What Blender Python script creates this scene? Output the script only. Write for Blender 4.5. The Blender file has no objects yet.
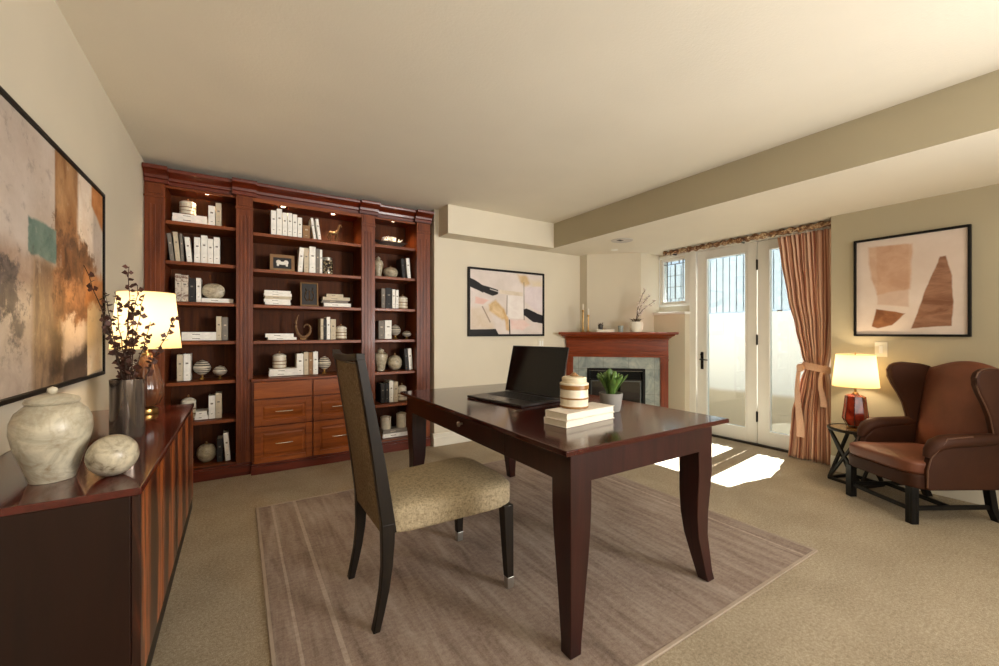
import bpy, bmesh, math, random
from mathutils import Vector, Matrix
random.seed(7)
SC = bpy.context.scene
COL = SC.collection
R = math.radians

# ------------------------------------------------------------------ materials
def lin(c):
    o = []
    for v in c:
        v /= 255.0
        o.append(v / 12.92 if v <= 0.04045 else ((v + 0.055) / 1.055) ** 2.4)
    return (o[0], o[1], o[2], 1.0)

class N:
    """tiny node-tree helper"""
    def __init__(self, name):
        self.m = bpy.data.materials.new(name)
        self.m.use_nodes = True
        self.t = self.m.node_tree
        self.t.nodes.clear()
        self.out = self.t.nodes.new('ShaderNodeOutputMaterial')
        self.b = None
    def n(self, kind, **kw):
        nd = self.t.nodes.new(kind)
        for k, v in kw.items():
            setattr(nd, k, v)
        return nd
    def l(self, a, b):
        self.t.links.new(a, b)
    def put(self, sock, v):
        if hasattr(v, 'is_output'):
            self.l(v, sock)
        else:
            sock.default_value = v
    def math(self, op, a, b=0.0, c=None, clamp=False):
        nd = self.n('ShaderNodeMath', operation=op, use_clamp=clamp)
        self.put(nd.inputs[0], a); self.put(nd.inputs[1], b)
        if c is not None: self.put(nd.inputs[2], c)
        return nd.outputs[0]
    def mix(self, f, a, b, blend='MIX'):
        nd = self.n('ShaderNodeMix', data_type='RGBA', blend_type=blend)
        self.put(nd.inputs[0], f); self.put(nd.inputs[6], a); self.put(nd.inputs[7], b)
        return nd.outputs[2]
    def coord(self, out='Object', scale=(1, 1, 1), rot=(0, 0, 0), loc=(0, 0, 0)):
        tc = self.n('ShaderNodeTexCoord'); mp = self.n('ShaderNodeMapping')
        mp.inputs['Scale'].default_value = scale
        mp.inputs['Rotation'].default_value = rot
        mp.inputs['Location'].default_value = loc
        self.l(tc.outputs[out], mp.inputs['Vector'])
        return mp.outputs[0]
    def noise(self, vec, scale=5, detail=4, rough=.55, dist=0.0):
        nd = self.n('ShaderNodeTexNoise')
        nd.inputs['Scale'].default_value = scale
        nd.inputs['Detail'].default_value = detail
        nd.inputs['Roughness'].default_value = rough
        nd.inputs['Distortion'].default_value = dist
        self.l(vec, nd.inputs['Vector'])
        return nd.outputs['Fac']
    def ramp(self, f, stops):
        nd = self.n('ShaderNodeValToRGB')
        e = nd.color_ramp.elements
        while len(e) < len(stops): e.new(0.5)
        for i, (p, c) in enumerate(stops):
            e[i].position = p; e[i].color = c
        self.put(nd.inputs[0], f)
        return nd.outputs[0]
    def bump(self, h, strength=.3, dist=.01):
        nd = self.n('ShaderNodeBump')
        nd.inputs['Strength'].default_value = strength
        nd.inputs['Distance'].default_value = dist
        self.l(h, nd.inputs['Height'])
        return nd.outputs[0]
    def principled(self, col, rough=.5, metal=0.0, normal=None, coat=0.0, spec=.5, **kw):
        b = self.n('ShaderNodeBsdfPrincipled')
        self.put(b.inputs['Base Color'], col)
        self.put(b.inputs['Roughness'], rough)
        self.put(b.inputs['Metallic'], metal)
        b.inputs['Specular IOR Level'].default_value = spec
        b.inputs['Coat Weight'].default_value = coat
        b.inputs['Coat Roughness'].default_value = .08
        if normal is not None: self.l(normal, b.inputs['Normal'])
        for k, v in kw.items():
            self.put(b.inputs[k.replace('_', ' ')], v)
        self.l(b.outputs[0], self.out.inputs[0])
        self.b = b
        return self.m

def plain(name, c, rough=.5, metal=0.0, coat=0.0, var=.06, vs=6, bump=0.0, bs=60, spec=.5, **kw):
    q = N(name)
    v = q.coord()
    nz = q.noise(v, vs, 3)
    a = lin(c)
    d = tuple(x * (1 - var * 2) for x in a[:3]) + (1,)
    e = tuple(min(1, x * (1 + var * 2)) for x in a[:3]) + (1,)
    col = q.ramp(nz, [(.3, d), (.7, e)])
    nr = q.bump(q.noise(v, bs, 3), bump, .004) if bump else None
    return q.principled(col, rough, metal, nr, coat, spec, **kw)

def wood(name, c1, c2, rough=.35, axis='z', scale=1.0, coat=.3, contrast=(.3, .7), spec=.5):
    q = N(name)
    s = {'x': (1.2, 14, 14), 'y': (14, 1.2, 14), 'z': (14, 14, 1.2)}[axis]
    v = q.coord(scale=tuple(k * scale for k in s))
    nz = q.noise(v, 1.6, 6, .6, .8)
    v2 = q.coord(scale=tuple(k * scale * 5 for k in s))
    fine = q.noise(v2, 2.0, 3, .6)
    f = q.math('ADD', q.math('MULTIPLY', nz, .8), q.math('MULTIPLY', fine, .2))
    col = q.ramp(f, [(contrast[0], lin(c1)), (contrast[1], lin(c2))])
    return q.principled(col, rough, 0, q.bump(fine, .05, .002), coat, spec)

def stone(name, c, vein, rough=.35, scale=9):
    q = N(name)
    v = q.coord(scale=(1, 1, 1.6))
    a = q.noise(v, scale, 8, .65, 1.2)
    b = q.noise(v, scale * .45, 5, .6, 2.5)
    col = q.ramp(a, [(.33, lin(vein)), (.43, lin(tuple(x * .86 for x in c))), (.55, lin(c)), (.75, lin(tuple(min(255, x * 1.1) for x in c)))])
    vn = q.ramp(b, [(.44, (0, 0, 0, 1)), (.5, (1, 1, 1, 1)), (.56, (0, 0, 0, 1))])
    col = q.mix(q.math('MULTIPLY', vn, .30), col, lin(vein))
    return q.principled(col, rough, 0, q.bump(a, .12, .003), .15)

def fabric(name, c1, c2, sc=260, rough=.9, strength=.5):
    q = N(name)
    v = q.coord()
    big = q.noise(q.coord(scale=(1, 1, 1)), 9, 4)
    wx = q.noise(q.coord(scale=(sc, sc * .4, sc * .4)), 1, 2)
    wy = q.noise(q.coord(scale=(sc * .4, sc, sc * .4)), 1, 2)
    wz = q.noise(q.coord(scale=(sc * .4, sc * .4, sc)), 1, 2)
    f = q.math('MULTIPLY', q.math('ADD', q.math('ADD', wx, wy), wz), .333)
    f2 = q.math('ADD', q.math('MULTIPLY', f, .93), q.math('MULTIPLY', big, .07))
    col = q.ramp(f2, [(.38, lin(c1)), (.62, lin(c2))])
    return q.principled(col, rough, 0, q.bump(f, strength, .003), 0, .2)

def emit(name, c, s):
    q = N(name)
    e = q.n('ShaderNodeEmission')
    e.inputs[0].default_value = lin(c); e.inputs[1].default_value = s
    q.l(e.outputs[0], q.out.inputs[0])
    return q.m

def glass_pane(name, tint=(235, 242, 245), refl=.07):
    q = N(name)
    t = q.n('ShaderNodeBsdfTransparent'); t.inputs[0].default_value = lin(tint)
    g = q.n('ShaderNodeBsdfGlossy'); g.inputs['Roughness'].default_value = .02
    mx = q.n('ShaderNodeMixShader'); mx.inputs[0].default_value = refl
    q.l(t.outputs[0], mx.inputs[1]); q.l(g.outputs[0], mx.inputs[2])
    q.l(mx.outputs[0], q.out.inputs[0])
    return q.m

def shade_mat(name, c, strength):
    # lit lamp-shade cloth: glows, lets some lamp light through
    q = N(name)
    v = q.coord('Generated')
    sep = q.n('ShaderNodeSeparateXYZ'); q.l(v, sep.inputs[0])
    g = q.ramp(sep.outputs[2], [(0, lin((255, 214, 130))), (.35, lin(c)), (.8, lin(c)), (1, lin((255, 232, 170)))])
    e = q.n('ShaderNodeEmission'); q.l(g, e.inputs[0]); e.inputs[1].default_value = strength
    tr = q.n('ShaderNodeBsdfTranslucent'); tr.inputs[0].default_value = lin((250, 235, 205))
    ad = q.n('ShaderNodeAddShader')
    q.l(e.outputs[0], ad.inputs[0]); q.l(tr.outputs[0], ad.inputs[1]); q.l(ad.outputs[0], q.out.inputs[0])
    return q.m

M = {}
def wallmat(name, c, bump=.12):
    return plain(name, c, .85, var=.015, vs=1.5, bump=bump, bs=90, spec=.25)
M['wall'] = wallmat('wall_paint', (213, 204, 184))
M['ceil'] = wallmat('ceiling_paint', (228, 221, 205), .25)
M['tan'] = wallmat('shaded_wall_paint', (180, 170, 145))  # darker wall colour, painted-in shade for faces turned away from the doors
M['white'] = plain('white_trim_paint', (236, 235, 229), .4, var=.01, spec=.4)
M['base'] = plain('baseboard_paint', (222, 216, 200), .45, var=.01)

def carpet():
    q = N('carpet')
    v = q.coord()
    a = q.noise(v, 300, 3, .7); b = q.noise(v, 3.5, 4, .6, .3); c = q.noise(v, 85, 4, .7)
    f = q.math('ADD', q.math('ADD', q.math('MULTIPLY', a, .5), q.math('MULTIPLY', b, .12)), q.math('MULTIPLY', c, .38))
    col = q.ramp(f, [(.36, lin((124, 110, 91))), (.5, lin((170, 156, 134))), (.64, lin((206, 194, 172)))])
    h = q.math('ADD', a, c)
    return q.principled(col, .97, 0, q.bump(h, .55, .006), 0, .1)
M['carpet'] = carpet()

def rugmat():
    q = N('rug_weave')
    a = q.noise(q.coord(scale=(22, 2.2, 1)), 1, 6, .65, .4)
    b = q.noise(q.coord(scale=(2.0, 1.6, 1)), 1.3, 5, .6)
    c = q.noise(q.coord(), 190, 2, .6)
    d = q.noise(q.coord(scale=(40, 60, 1)), 1, 4, .6)
    f = q.math('ADD', q.math('ADD', q.math('MULTIPLY', a, .38), q.math('MULTIPLY', b, .27)), q.math('ADD', q.math('MULTIPLY', c, .15), q.math('MULTIPLY', d, .2)))
    col = q.ramp(f, [(.36, lin((104, 88, 79))), (.48, lin((144, 127, 116))), (.62, lin((174, 160, 148)))])
    sep = q.n('ShaderNodeSeparateXYZ'); q.l(q.coord(), sep.inputs[0])
    for x0, w in ((-1.165, .006), (-1.03, .009), (1.14, .008), (1.245, .006)):
        dd = q.math('ABSOLUTE', q.math('SUBTRACT', sep.outputs[0], x0))
        mk = q.math('LESS_THAN', dd, w)
        mk = q.math('MULTIPLY', mk, q.math('MULTIPLY', d, .95))
        col = q.mix(mk, col, lin((196, 180, 166)))
    return q.principled(col, .95, 0, q.bump(c, .5, .004), 0, .15)
M['rug'] = rugmat()
M['rug_edge'] = plain('rug_binding', (172, 156, 140), .9, bump=.3)

M['cherry'] = wood('cherry_wood', (74, 30, 11), (130, 64, 27), .4, 'z', coat=.04, spec=.3)
M['cherry_x'] = wood('cherry_wood_horizontal', (88, 38, 14), (148, 78, 36), .4, 'x', coat=.04, spec=.3)
M['cherry_drawer'] = wood('cherry_drawer_face', (112, 54, 16), (172, 92, 35), .38, 'x', coat=.05, spec=.3)
M['cherry_back'] = wood('cherry_back_panel', (56, 27, 10), (92, 48, 19), .6, 'z', coat=0, spec=.15)  # darkened in colour to stand in for shade inside the shelves
M['cherry_dark'] = wood('cherry_moulding', (62, 18, 7), (112, 42, 18), .36, 'x', coat=.08, spec=.35)
M['mantel'] = wood('mantel_wood', (92, 34, 12), (152, 68, 30), .34, 'x', coat=.1, spec=.35)
M['desk_top'] = wood('mahogany_top', (42, 14, 11), (70, 26, 20), .12, 'y', coat=.1, contrast=(.2, .8))
M['desk'] = wood('mahogany', (28, 10, 8), (54, 22, 18), .3, 'z', coat=.12, spec=.35)
M['side_top'] = wood('sideboard_gloss_top', (58, 15, 10), (92, 30, 20), .10, 'y', coat=.35)
M['side_end'] = wood('sideboard_dark_end', (26, 12, 8), (42, 21, 14), .34, 'z', scale=.35, coat=.05, spec=.3)
def rosewood():
    q = N('rosewood_veneer')
    v = q.coord(scale=(3, 9, .9))
    a = q.noise(v, 1.5, 5, .6, 1.6)
    sep = q.n('ShaderNodeSeparateXYZ'); q.l(q.coord(), sep.inputs[0])
    w = q.math('SINE', q.math('ADD', q.math('MULTIPLY', sep.outputs[1], 26), q.math('MULTIPLY', a, 9)))
    f = q.math('ADD', q.math('MULTIPLY', w, .22), q.math('MULTIPLY', a, .9))
    col = q.ramp(f, [(.25, lin((40, 17, 10))), (.50, lin((84, 38, 19))), (.68, lin((176, 94, 42)))])
    return q.principled(col, .3, 0, None, .12)
M['rosewood'] = rosewood()
M['black_metal'] = plain('black_metal', (22, 20, 19), .4, .6)
M['black'] = plain('black_lacquer', (14, 12, 11), .45, spec=.25)
M['dark_wood'] = wood('espresso_wood', (18, 14, 10), (36, 28, 20), .42, 'z', coat=.03, spec=.25)
M['brass'] = plain('brass', (176, 138, 80), .28, .95)
M['bronze'] = plain('dark_bronze_cast', (112, 82, 50), .45, .7)
M['steel'] = plain('brushed_steel', (190, 188, 182), .3, .95)
M['nickel'] = plain('nickel_pull', (215, 205, 190), .25, .9)
M['seat_fab'] = fabric('linen_seat', (128, 114, 90), (180, 164, 134), 200)
M['back_fab'] = fabric('linen_back', (96, 80, 60), (140, 122, 96), 220, strength=.3)
M['leather'] = plain('cognac_leather', (116, 68, 48), .46, var=.1, vs=5, bump=.15, bs=110, coat=.03, spec=.35)
M['leather_out'] = plain('shaded_brown_leather', (62, 34, 20), .6, var=.12, vs=4, bump=.15, bs=110, spec=.2)  # outer leather darkened, shade of the side away from the doors painted in
M['piping'] = plain('leather_piping', (104, 72, 54), .45)
M['marble'] = stone('cream_marble', (196, 188, 166), (138, 118, 88))
M['ceramic'] = plain('cream_ceramic', (200, 190, 168), .35, var=.1, vs=14, bump=.15, bs=40)
M['ceramic_w'] = plain('white_ceramic', (228, 221, 205), .4, var=.03)
M['crackle'] = stone('aged_ceramic', (186, 174, 148), (110, 92, 66), .4, 16)
M['grey_pot'] = plain('concrete_grey', (128, 124, 118), .7, var=.05, bump=.2, bs=60)
M['coral'] = plain('white_coral', (236, 232, 222), .6, var=.03, bump=.4, bs=60)
M['charcoal'] = plain('charcoal_ceramic', (62, 58, 54), .5)
M['leaf'] = plain('succulent_green', (84, 114, 50), .4, var=.25, vs=30)
M['leaf_dk'] = plain('plum_leaf', (78, 46, 36), .5, var=.3, vs=30)
M['stem'] = plain('brown_stem', (64, 42, 28), .7)
M['page'] = plain('book_pages', (226, 218, 198), .8, var=.03, bump=.2, bs=200)
M['plate'] = plain('switch_plate', (222, 216, 198), .4, var=.01)
M['laptop'] = plain('dark_aluminium', (70, 66, 66), .35, .7)
M['keys'] = plain('laptop_keys', (24, 23, 24), .5)
M['screen'] = plain('black_screen', (6, 6, 8), .08, var=0)
M['pane'] = glass_pane('clear_glass')
def books(t):
    return {'white': (240, 237, 228), 'cream': (198, 184, 158), 'grey': (122, 114, 104), 'black': (28, 25, 24),
            'tan': (142, 106, 68), 'print': (206, 194, 176)}[t]
for t in ('white', 'cream', 'grey', 'black', 'tan'):
    M['bk_' + t] = plain('book_cloth_' + t, books(t), .65, var=.06, vs=20, bump=.1, bs=200)
def printed():
    q = N('book_cloth_print')
    v = q.coord(scale=(1, 1, 1))
    a = q.noise(v, 28, 4, .6, 1.5)
    col = q.ramp(a, [(.36, lin((120, 84, 70))), (.5, lin((206, 194, 176))), (.7, lin((222, 212, 196)))])
    return q.principled(col, .6)
M['bk_print'] = printed()
def banded(name, base, band, bands, rough=.4):
    """horizontal bands at generated heights (lo, hi)"""
    q = N(name)
    sep = q.n('ShaderNodeSeparateXYZ'); q.l(q.coord('Generated'), sep.inputs[0])
    nz = q.noise(q.coord(), 30, 3)
    col = q.ramp(nz, [(.3, lin(tuple(x * .92 for x in base))), (.7, lin(base))])
    for lo, hi in bands:
        mk = q.math('MULTIPLY', q.math('GREATER_THAN', sep.outputs[2], lo), q.math('LESS_THAN', sep.outputs[2], hi))
        col = q.mix(mk, col, lin(band))
    return q.principled(col, rough, 0, q.bump(nz, .1, .002))
M['jar_band'] = banded('banded_ceramic', (224, 214, 192), (120, 84, 48), [(.02, .1), (.34, .4), (.62, .7)])
M['jar_desk'] = banded('banded_wood_ceramic', (226, 216, 194), (138, 96, 44), [(0, .09), (.36, .43), (.74, .92)])
M['bowl_band'] = banded('striped_bowl', (220, 210, 192), (44, 36, 30), [(.2, .34), (.5, .62), (.78, .88)])

# ------------------------------------------------------------------ mesh builder
class MB:
    def __init__(self):
        self.bm = bmesh.new(); self.mi = 0
    def face(self, vs):
        try:
            f = self.bm.faces.new(vs); f.material_index = self.mi
            return f
        except ValueError:
            return None
    def box(self, x0, x1, y0, y1, z0, z1):
        if x0 > x1: x0, x1 = x1, x0
        if y0 > y1: y0, y1 = y1, y0
        if z0 > z1: z0, z1 = z1, z0
        v = [self.bm.verts.new(p) for p in ((x0, y0, z0), (x1, y0, z0), (x1, y1, z0), (x0, y1, z0),
                                            (x0, y0, z1), (x1, y0, z1), (x1, y1, z1), (x0, y1, z1))]
        for a in ((3, 2, 1, 0), (4, 5, 6, 7), (0, 1, 5, 4), (1, 2, 6, 5), (2, 3, 7, 6), (3, 0, 4, 7)):
            self.face([v[i] for i in a])
        return self
    def loft(self, rings, cap=True, closed=True):
        """rings: list of equal-length point loops"""
        vr = [[self.bm.verts.new(p) for p in r] for r in rings]
        n = len(vr[0])
        for a, b in zip(vr[:-1], vr[1:]):
            for i in range(n if closed else n - 1):
                j = (i + 1) % n
                self.face([a[i], a[j], b[j], b[i]])
        if cap and closed:
            self.face(list(reversed(vr[0]))); self.face(vr[-1])
        return self
    def prism(self, pts, axis, a, b):
        def mk(p, t):
            if axis == 'x': return (t, p[0], p[1])
            if axis == 'y': return (p[0], t, p[1])
            return (p[0], p[1], t)
        self.loft([[mk(p, a) for p in pts], [mk(p, b) for p in pts]])
        return self
    def lathe(self, prof, cx=0, cy=0, seg=28, cz=0):
        rings = []
        for r, z in prof:
            r = max(r, .0005)
            rings.append([(cx + r * math.cos(2 * math.pi * i / seg), cy + r * math.sin(2 * math.pi * i / seg), z + cz) for i in range(seg)])
        self.loft(rings)
        return self
    def tube(self, pts, rad, seg=8):
        pts = [Vector(p) for p in pts]
        if not hasattr(rad, '__len__'): rad = [rad] * len(pts)
        rings = []
        up = Vector((0, 0, 1))
        for i, p in enumerate(pts):
            t = (pts[min(i + 1, len(pts) - 1)] - pts[max(i - 1, 0)]).normalized()
            a = t.cross(up)
            if a.length < .05: a = t.cross(Vector((1, 0, 0)))
            a.normalize(); b = t.cross(a).normalized()
            rings.append([p + (a * math.cos(2 * math.pi * k / seg) + b * math.sin(2 * math.pi * k / seg)) * rad[i] for k in range(seg)])
        self.loft(rings)
        return self
    def cushion(self, c, s, e=6, n=8, puff=(0, 0, 0)):
        """rounded, slightly puffed box; s = half sizes"""
        tmp = {}
        def vert(i, j, k):
            key = (i, j, k)
            if key in tmp: return tmp[key]
            p = [2 * i / n - 1, 2 * j / n - 1, 2 * k / n - 1]
            mx = max(abs(x) for x in p); le = sum(abs(x) ** e for x in p) ** (1 / e)
            q = [x * mx / le for x in p]
            w = [x * (1 + puff[a] * (1 - p[(a + 1) % 3] ** 2) * (1 - p[(a + 2) % 3] ** 2)) for a, x in enumerate(q)]
            tmp[key] = self.bm.verts.new((c[0] + w[0] * s[0], c[1] + w[1] * s[1], c[2] + w[2] * s[2]))
            return tmp[key]
        for a in range(3):
            for side in (0, n):
                for i in range(n):
                    for j in range(n):
                        q = []
                        for di, dj in ((0, 0), (1, 0), (1, 1), (0, 1)):
                            ix = [0, 0, 0]; ix[a] = side; ix[(a + 1) % 3] = i + di; ix[(a + 2) % 3] = j + dj
                            q.append(vert(*ix))
                        if side == 0: q.reverse()
                        self.face(q)
        return self
    def beam(self, p, q, w, h=None):
        """square bar from p to q"""
        h = h or w
        p, q = Vector(p), Vector(q); t = (q - p).normalized()
        a = t.cross(Vector((0, 0, 1)))
        if a.length < .05: a = Vector((1, 0, 0))
        a.normalize(); b = a.cross(t).normalized()
        self.loft([[o + a * (sx * w / 2) + b * (sy * h / 2) for sx, sy in ((-1, -1), (1, -1), (1, 1), (-1, 1))] for o in (p, q)])
        return self
    def transform(self, m):
        self.bm.transform(m); return self
    def build(self, name, mats, parent=None, loc=(0, 0, 0), rotz=0.0, bevel=0.0, smooth=35, seg=2):
        bmesh.ops.remove_doubles(self.bm, verts=self.bm.verts, dist=1e-5)
        bmesh.ops.recalc_face_normals(self.bm, faces=self.bm.faces)
        me = bpy.data.meshes.new(name)
        self.bm.to_mesh(me); self.bm.free()
        if not isinstance(mats, (list, tuple)): mats = [mats]
        for m in mats: me.materials.append(m)
        if smooth:
            for p in me.polygons: p.use_smooth = True
            me.set_sharp_from_angle(angle=R(smooth))
        o = bpy.data.objects.new(name, me); COL.objects.link(o)
        o.location = loc; o.rotation_euler = (0, 0, rotz)
        if parent: o.parent = parent
        if bevel:
            b = o.modifiers.new('bevel', 'BEVEL'); b.width = bevel; b.segments = seg; b.limit_method = 'ANGLE'; b.angle_limit = R(40)
            b.harden_normals = True
        return o

def tag(o, label, cat, group=None, kind=None):
    o['label'] = label; o['category'] = cat
    if group: o['group'] = group
    if kind: o['kind'] = kind
    return o
def thing(name, label, cat, loc=(0, 0, 0), rotz=0.0, group=None):
    o = bpy.data.objects.new(name, None); COL.objects.link(o)
    o.location = loc; o.rotation_euler = (0, 0, rotz); o.empty_display_size = .1
    return tag(o, label, cat, group)
def struct(name, mb, mat, parent=None, bevel=0.0, **kw):
    o = mb.build(name, mat, parent, bevel=bevel, **kw)
    if not parent: o['kind'] = 'structure'
    return o
def uvquad(name, pts, mat, parent=None):
    me = bpy.data.meshes.new(name)
    me.from_pydata(pts, [], [(0, 1, 2, 3)])
    uv = me.uv_layers.new(name='UVMap')
    for i, c in enumerate(((0, 0), (1, 0), (1, 1), (0, 1))): uv.data[i].uv = c
    me.materials.append(mat)
    o = bpy.data.objects.new(name, me); COL.objects.link(o)
    if parent: o.parent = parent
    return o

# ------------------------------------------------------------------ the room (metres; camera stands at x=0, y=0)
H = 2.45; HL = 2.165
XL = -0.594; XR = 4.28; XD = 4.56; YB = 4.38; YP = 3.95; YR = -2.6
struct('floor', MB().box(-.72, 4.75, -2.75, 4.52, -.12, 0), M['carpet'])
struct('ceiling', MB().box(-.72, 3.12, -2.75, 4.52, H, H + .12), M['ceil'])
struct('ceiling_lower', MB().box(3.125, 4.75, -2.75, 4.52, HL, H + .12), M['ceil'])
struct('trim_5', MB().box(3.12, 3.125, -2.75, 3.73, HL, H), M['tan'], bevel=0)   # face of the dropped beam, its shade painted in
struct('trim_1', MB().box(1.762, 3.12, 3.73, YP, HL, H), M['wall'])          # soffit over the picture wall
struct('wall_left', MB().box(XL - .12, XL, -2.75, 4.52, 0, H), M['wall'])
struct('wall_back', MB().box(XL, 1.71, YB, YB + .14, 0, H), M['wall'])
struct('wall_back_right', MB().box(1.71, 3.74, YP, 4.52, 0, HL).box(1.71, 3.12, YP, 4.52, HL, H), M['wall'])
struct('wall_right', MB().box(XR, XR + .4, YR, 1.455, 0, HL), M['tan'])  # darker colour stands in for the shade on this wall
struct('wall_rear', MB().box(XL, XR, YR - .14, YR, 0, H), M['wall'])
# door wall: pieces round the small window and the doors
m = MB()
m.box(XD, XD + .12, 1.455, 2.93, 2.163, HL)
m.box(XD, XD + .12, 2.93, 4.3, 0, 1.53).box(XD, XD + .12, 2.93, 4.3, 2.10, HL)
m.box(XD, XD + .12, 2.93, 2.985, 1.53, 2.10).box(XD, XD + .12, 3.345, 4.3, 1.53, 2.10)
struct('wall_doors', m, M['wall'])
# low bumped-out wall and its ledge below the window
struct('wall_ledge', MB().box(4.45, XD, 2.93, 3.36, 0, 1.395), M['wall'])
struct('trim_2', MB().box(4.425, XD, 2.915, 3.36, 1.395, 1.425), M['white'], bevel=.005)
# chimney chase standing on the corner breast
m = MB()
m.prism([(3.74, 4.3), (3.74, 3.82), (4.20, 3.36), (4.56, 3.36), (4.56, 4.3)], 'z', 1.17, HL)
struct('wall_chimney', m, M['wall'])

def DG(s, p):
    """corner-fireplace frame: s along the diagonal (left -> right), p out into the room"""
    return (3.93 + .7071 * s - .7071 * p, 3.52 - .7071 * s - .7071 * p)
def dbox(m, s0, s1, p0, p1, z0, z1):
    pts = [DG(s0, p0), DG(s1, p0), DG(s1, p1), DG(s0, p1)]
    return m.prism(pts, 'z', z0, z1)
m = MB()
m.prism([DG(-.60, -.005), DG(-.34, -.005), DG(-.34, -.32), (3.74, 3.94)], 'z', 0, 1.165)
m.prism([DG(.34, -.005), DG(.61, -.005), (4.449, 3.35), DG(.34, -.32)], 'z', 0, 1.165)
dbox(m, -.34, .34, -.3, -.005, .70, 1.165)
struct('wall_fireplace', m, M['wall'])

# baseboards
struct('baseboard_back', MB().box(1.695, 3.47, YP - .016, YP, 0, .13).box(1.695, 1.71, YP, 4.02, 0, .13).box(1.695, 3.47, YP - .022, YP, 0, .09), M['base'], bevel=.004)
struct('baseboard_right', MB().box(XR - .016, XR, YR, 1.455, 0, .13), M['base'], bevel=.004)
struct('baseboard_left', MB().box(XL, XL + .016, YR, 3.98, 0, .13), M['base'], bevel=.004)

# door frame
m = MB()
m.box(XD - .012, XD + .12, 2.86, 2.93, 0, 2.17)
m.box(XD - .012, XD + .12, 1.455, 2.93, 2.125, 2.163)
m.box(XD - .024, XD - .012, 2.85, 2.93, 0, 2.17)
struct('trim_3', m, M['white'], bevel=.003)
struct('trim_4', MB().box(XD - .03, XD + .12, 1.455, 2.86, 0, .018), plain('dark_threshold', (46, 40, 34), .5, .4))

def leaf(name, y1, y0, gy1, gy0, handle):
    """door leaf y0..y1 with a full-height pane gy0..gy1"""
    x0, x1 = XD, XD + .045
    m = MB()
    z0, z1, ga, gb = .022, 2.12, .15, 2.035
    m.box(x0, x1, y0, gy0, z0, z1).box(x0, x1, gy1, y1, z0, z1).box(x0, x1, gy0, gy1, z0, ga).box(x0, x1, gy0, gy1, gb, z1)
    d = struct(name, m, M['white'], bevel=.004)
    b = .014
    f = MB()
    for (a0, a1, c0, c1) in ((gy0, gy0 + b, ga, gb), (gy1 - b, gy1, ga, gb), (gy0 + b, gy1 - b, ga, ga + b), (gy0 + b, gy1 - b, gb - b, gb)):
        f.box(x0 - .006, x1 + .006, a0, a1, c0, c1)
    f.build('glazing_bead', M['white'], d, bevel=.002)
    MB().box(x0 + .018, x0 + .024, gy0 + .002, gy1 - .002, ga + .002, gb - .002).build('pane', M['pane'], d, smooth=0)
    if handle:
        h = MB(); h.box(x0 - .008, x0, 2.765, 2.80, .75, .95)
        h = h.build('handle_plate', M['black_metal'], d, bevel=.004)
        MB().tube([(x0 - .008, 2.783, .865), (x0 - .045, 2.783, .865), (x0 - .05, 2.776, .865), (x0 - .05, 2.69, .862)], [.008, .008, .008, .006]).build('lever', M['black_metal'], h)
        MB().lathe([(.0, 0), (.014, 0), (.014, .012), (0, .012)]).transform(Matrix.Translation((x0 - .008, 2.783, .92)) @ Matrix.Rotation(R(-90), 4, 'Y')).build('thumb_turn', M['black_metal'], h)
    return d
d1 = leaf('door_1', 2.848, 2.186, 2.742, 2.285, True)
d2 = leaf('door_2', 2.180, 1.475, 2.079, 1.60, False)
for z in (.30, 1.10, 1.88):
    h = MB().box(XD - .006, XD, 2.174, 2.192, z - .05, z + .05)
    h.tube([(XD - .008, 2.183, z - .055), (XD - .008, 2.183, z + .055)], .007)
    h.build('hinge', M['black_metal'], d2)

# little leaded window
m = MB()
for (a0, a1, c0, c1) in ((2.985, 3.015, 1.53, 2.10), (3.315, 3.345, 1.53, 2.10), (3.015, 3.315, 1.53, 1.56), (3.015, 3.315, 2.07, 2.10)):
    m.box(XD + .015, XD + .09, a0, a1, c0, c1)
for (a0, a1, c0, c1) in ((2.935, 2.985, 1.50, 2.135), (3.345, 3.37, 1.50, 2.135), (2.985, 3.345, 1.50, 1.53), (2.985, 3.345, 2.10, 2.135)):
    m.box(XD - .014, XD, a0, a1, c0, c1)
w = struct('window_1', m, M['white'], bevel=.004)
MB().box(XD + .04, XD + .046, 3.016, 3.314, 1.561, 2.069).build('pane', M['pane'], w, smooth=0)
f = MB()
for y in (3.055, 3.275): f.box(XD + .034, XD + .052, y - .003, y + .003, 1.56, 2.07)
for z in (1.60, 2.03): f.box(XD + .034, XD + .052, 3.015, 3.315, z - .003, z + .003)
for y in (3.165,): f.box(XD + .034, XD + .052, y - .003, y + .003, 1.60, 2.03)
for z in (1.745, 1.885): f.box(XD + .034, XD + .052, 3.055, 3.275, z - .003, z + .003)
for y in (3.11, 3.22): f.box(XD + .034, XD + .052, y - .002, y + .002, 2.03, 2.07).box(XD + .034, XD + .052, y - .002, y + .002, 1.56, 1.60)
f.build('lead_bars', plain('lead', (120, 122, 122), .5, .5), w)

# outside: light well with white retaining wall and a picket fence on top
struct('ground_outside', MB().box(4.7, 5.88, -.6, 6.2, -.25, -.14), plain('concrete', (112, 107, 100), .9, bump=.2))
m = MB().box(5.88, 6.08, -.6, 6.2, -.25, 1.45)
m.box(4.72, 5.88, 5.4, 5.6, -.25, 1.45)
m.box(4.72, 5.88, -.7, -.5, -.25, 1.45)
def stucco():
    q = N('white_stucco'); v = q.coord()
    sep = q.n('ShaderNodeSeparateXYZ'); q.l(v, sep.inputs[0])
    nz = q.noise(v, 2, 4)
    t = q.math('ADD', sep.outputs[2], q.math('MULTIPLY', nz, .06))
    col = q.ramp(t, [(.36, lin((168, 152, 130))), (.42, lin((196, 191, 186)))])  # tan-to-white step paints a glass reflection into the wall colour
    return q.principled(col, .9, 0, q.bump(q.noise(v, 60, 3), .3, .004))
struct('retaining_wall', m, stucco())
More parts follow.
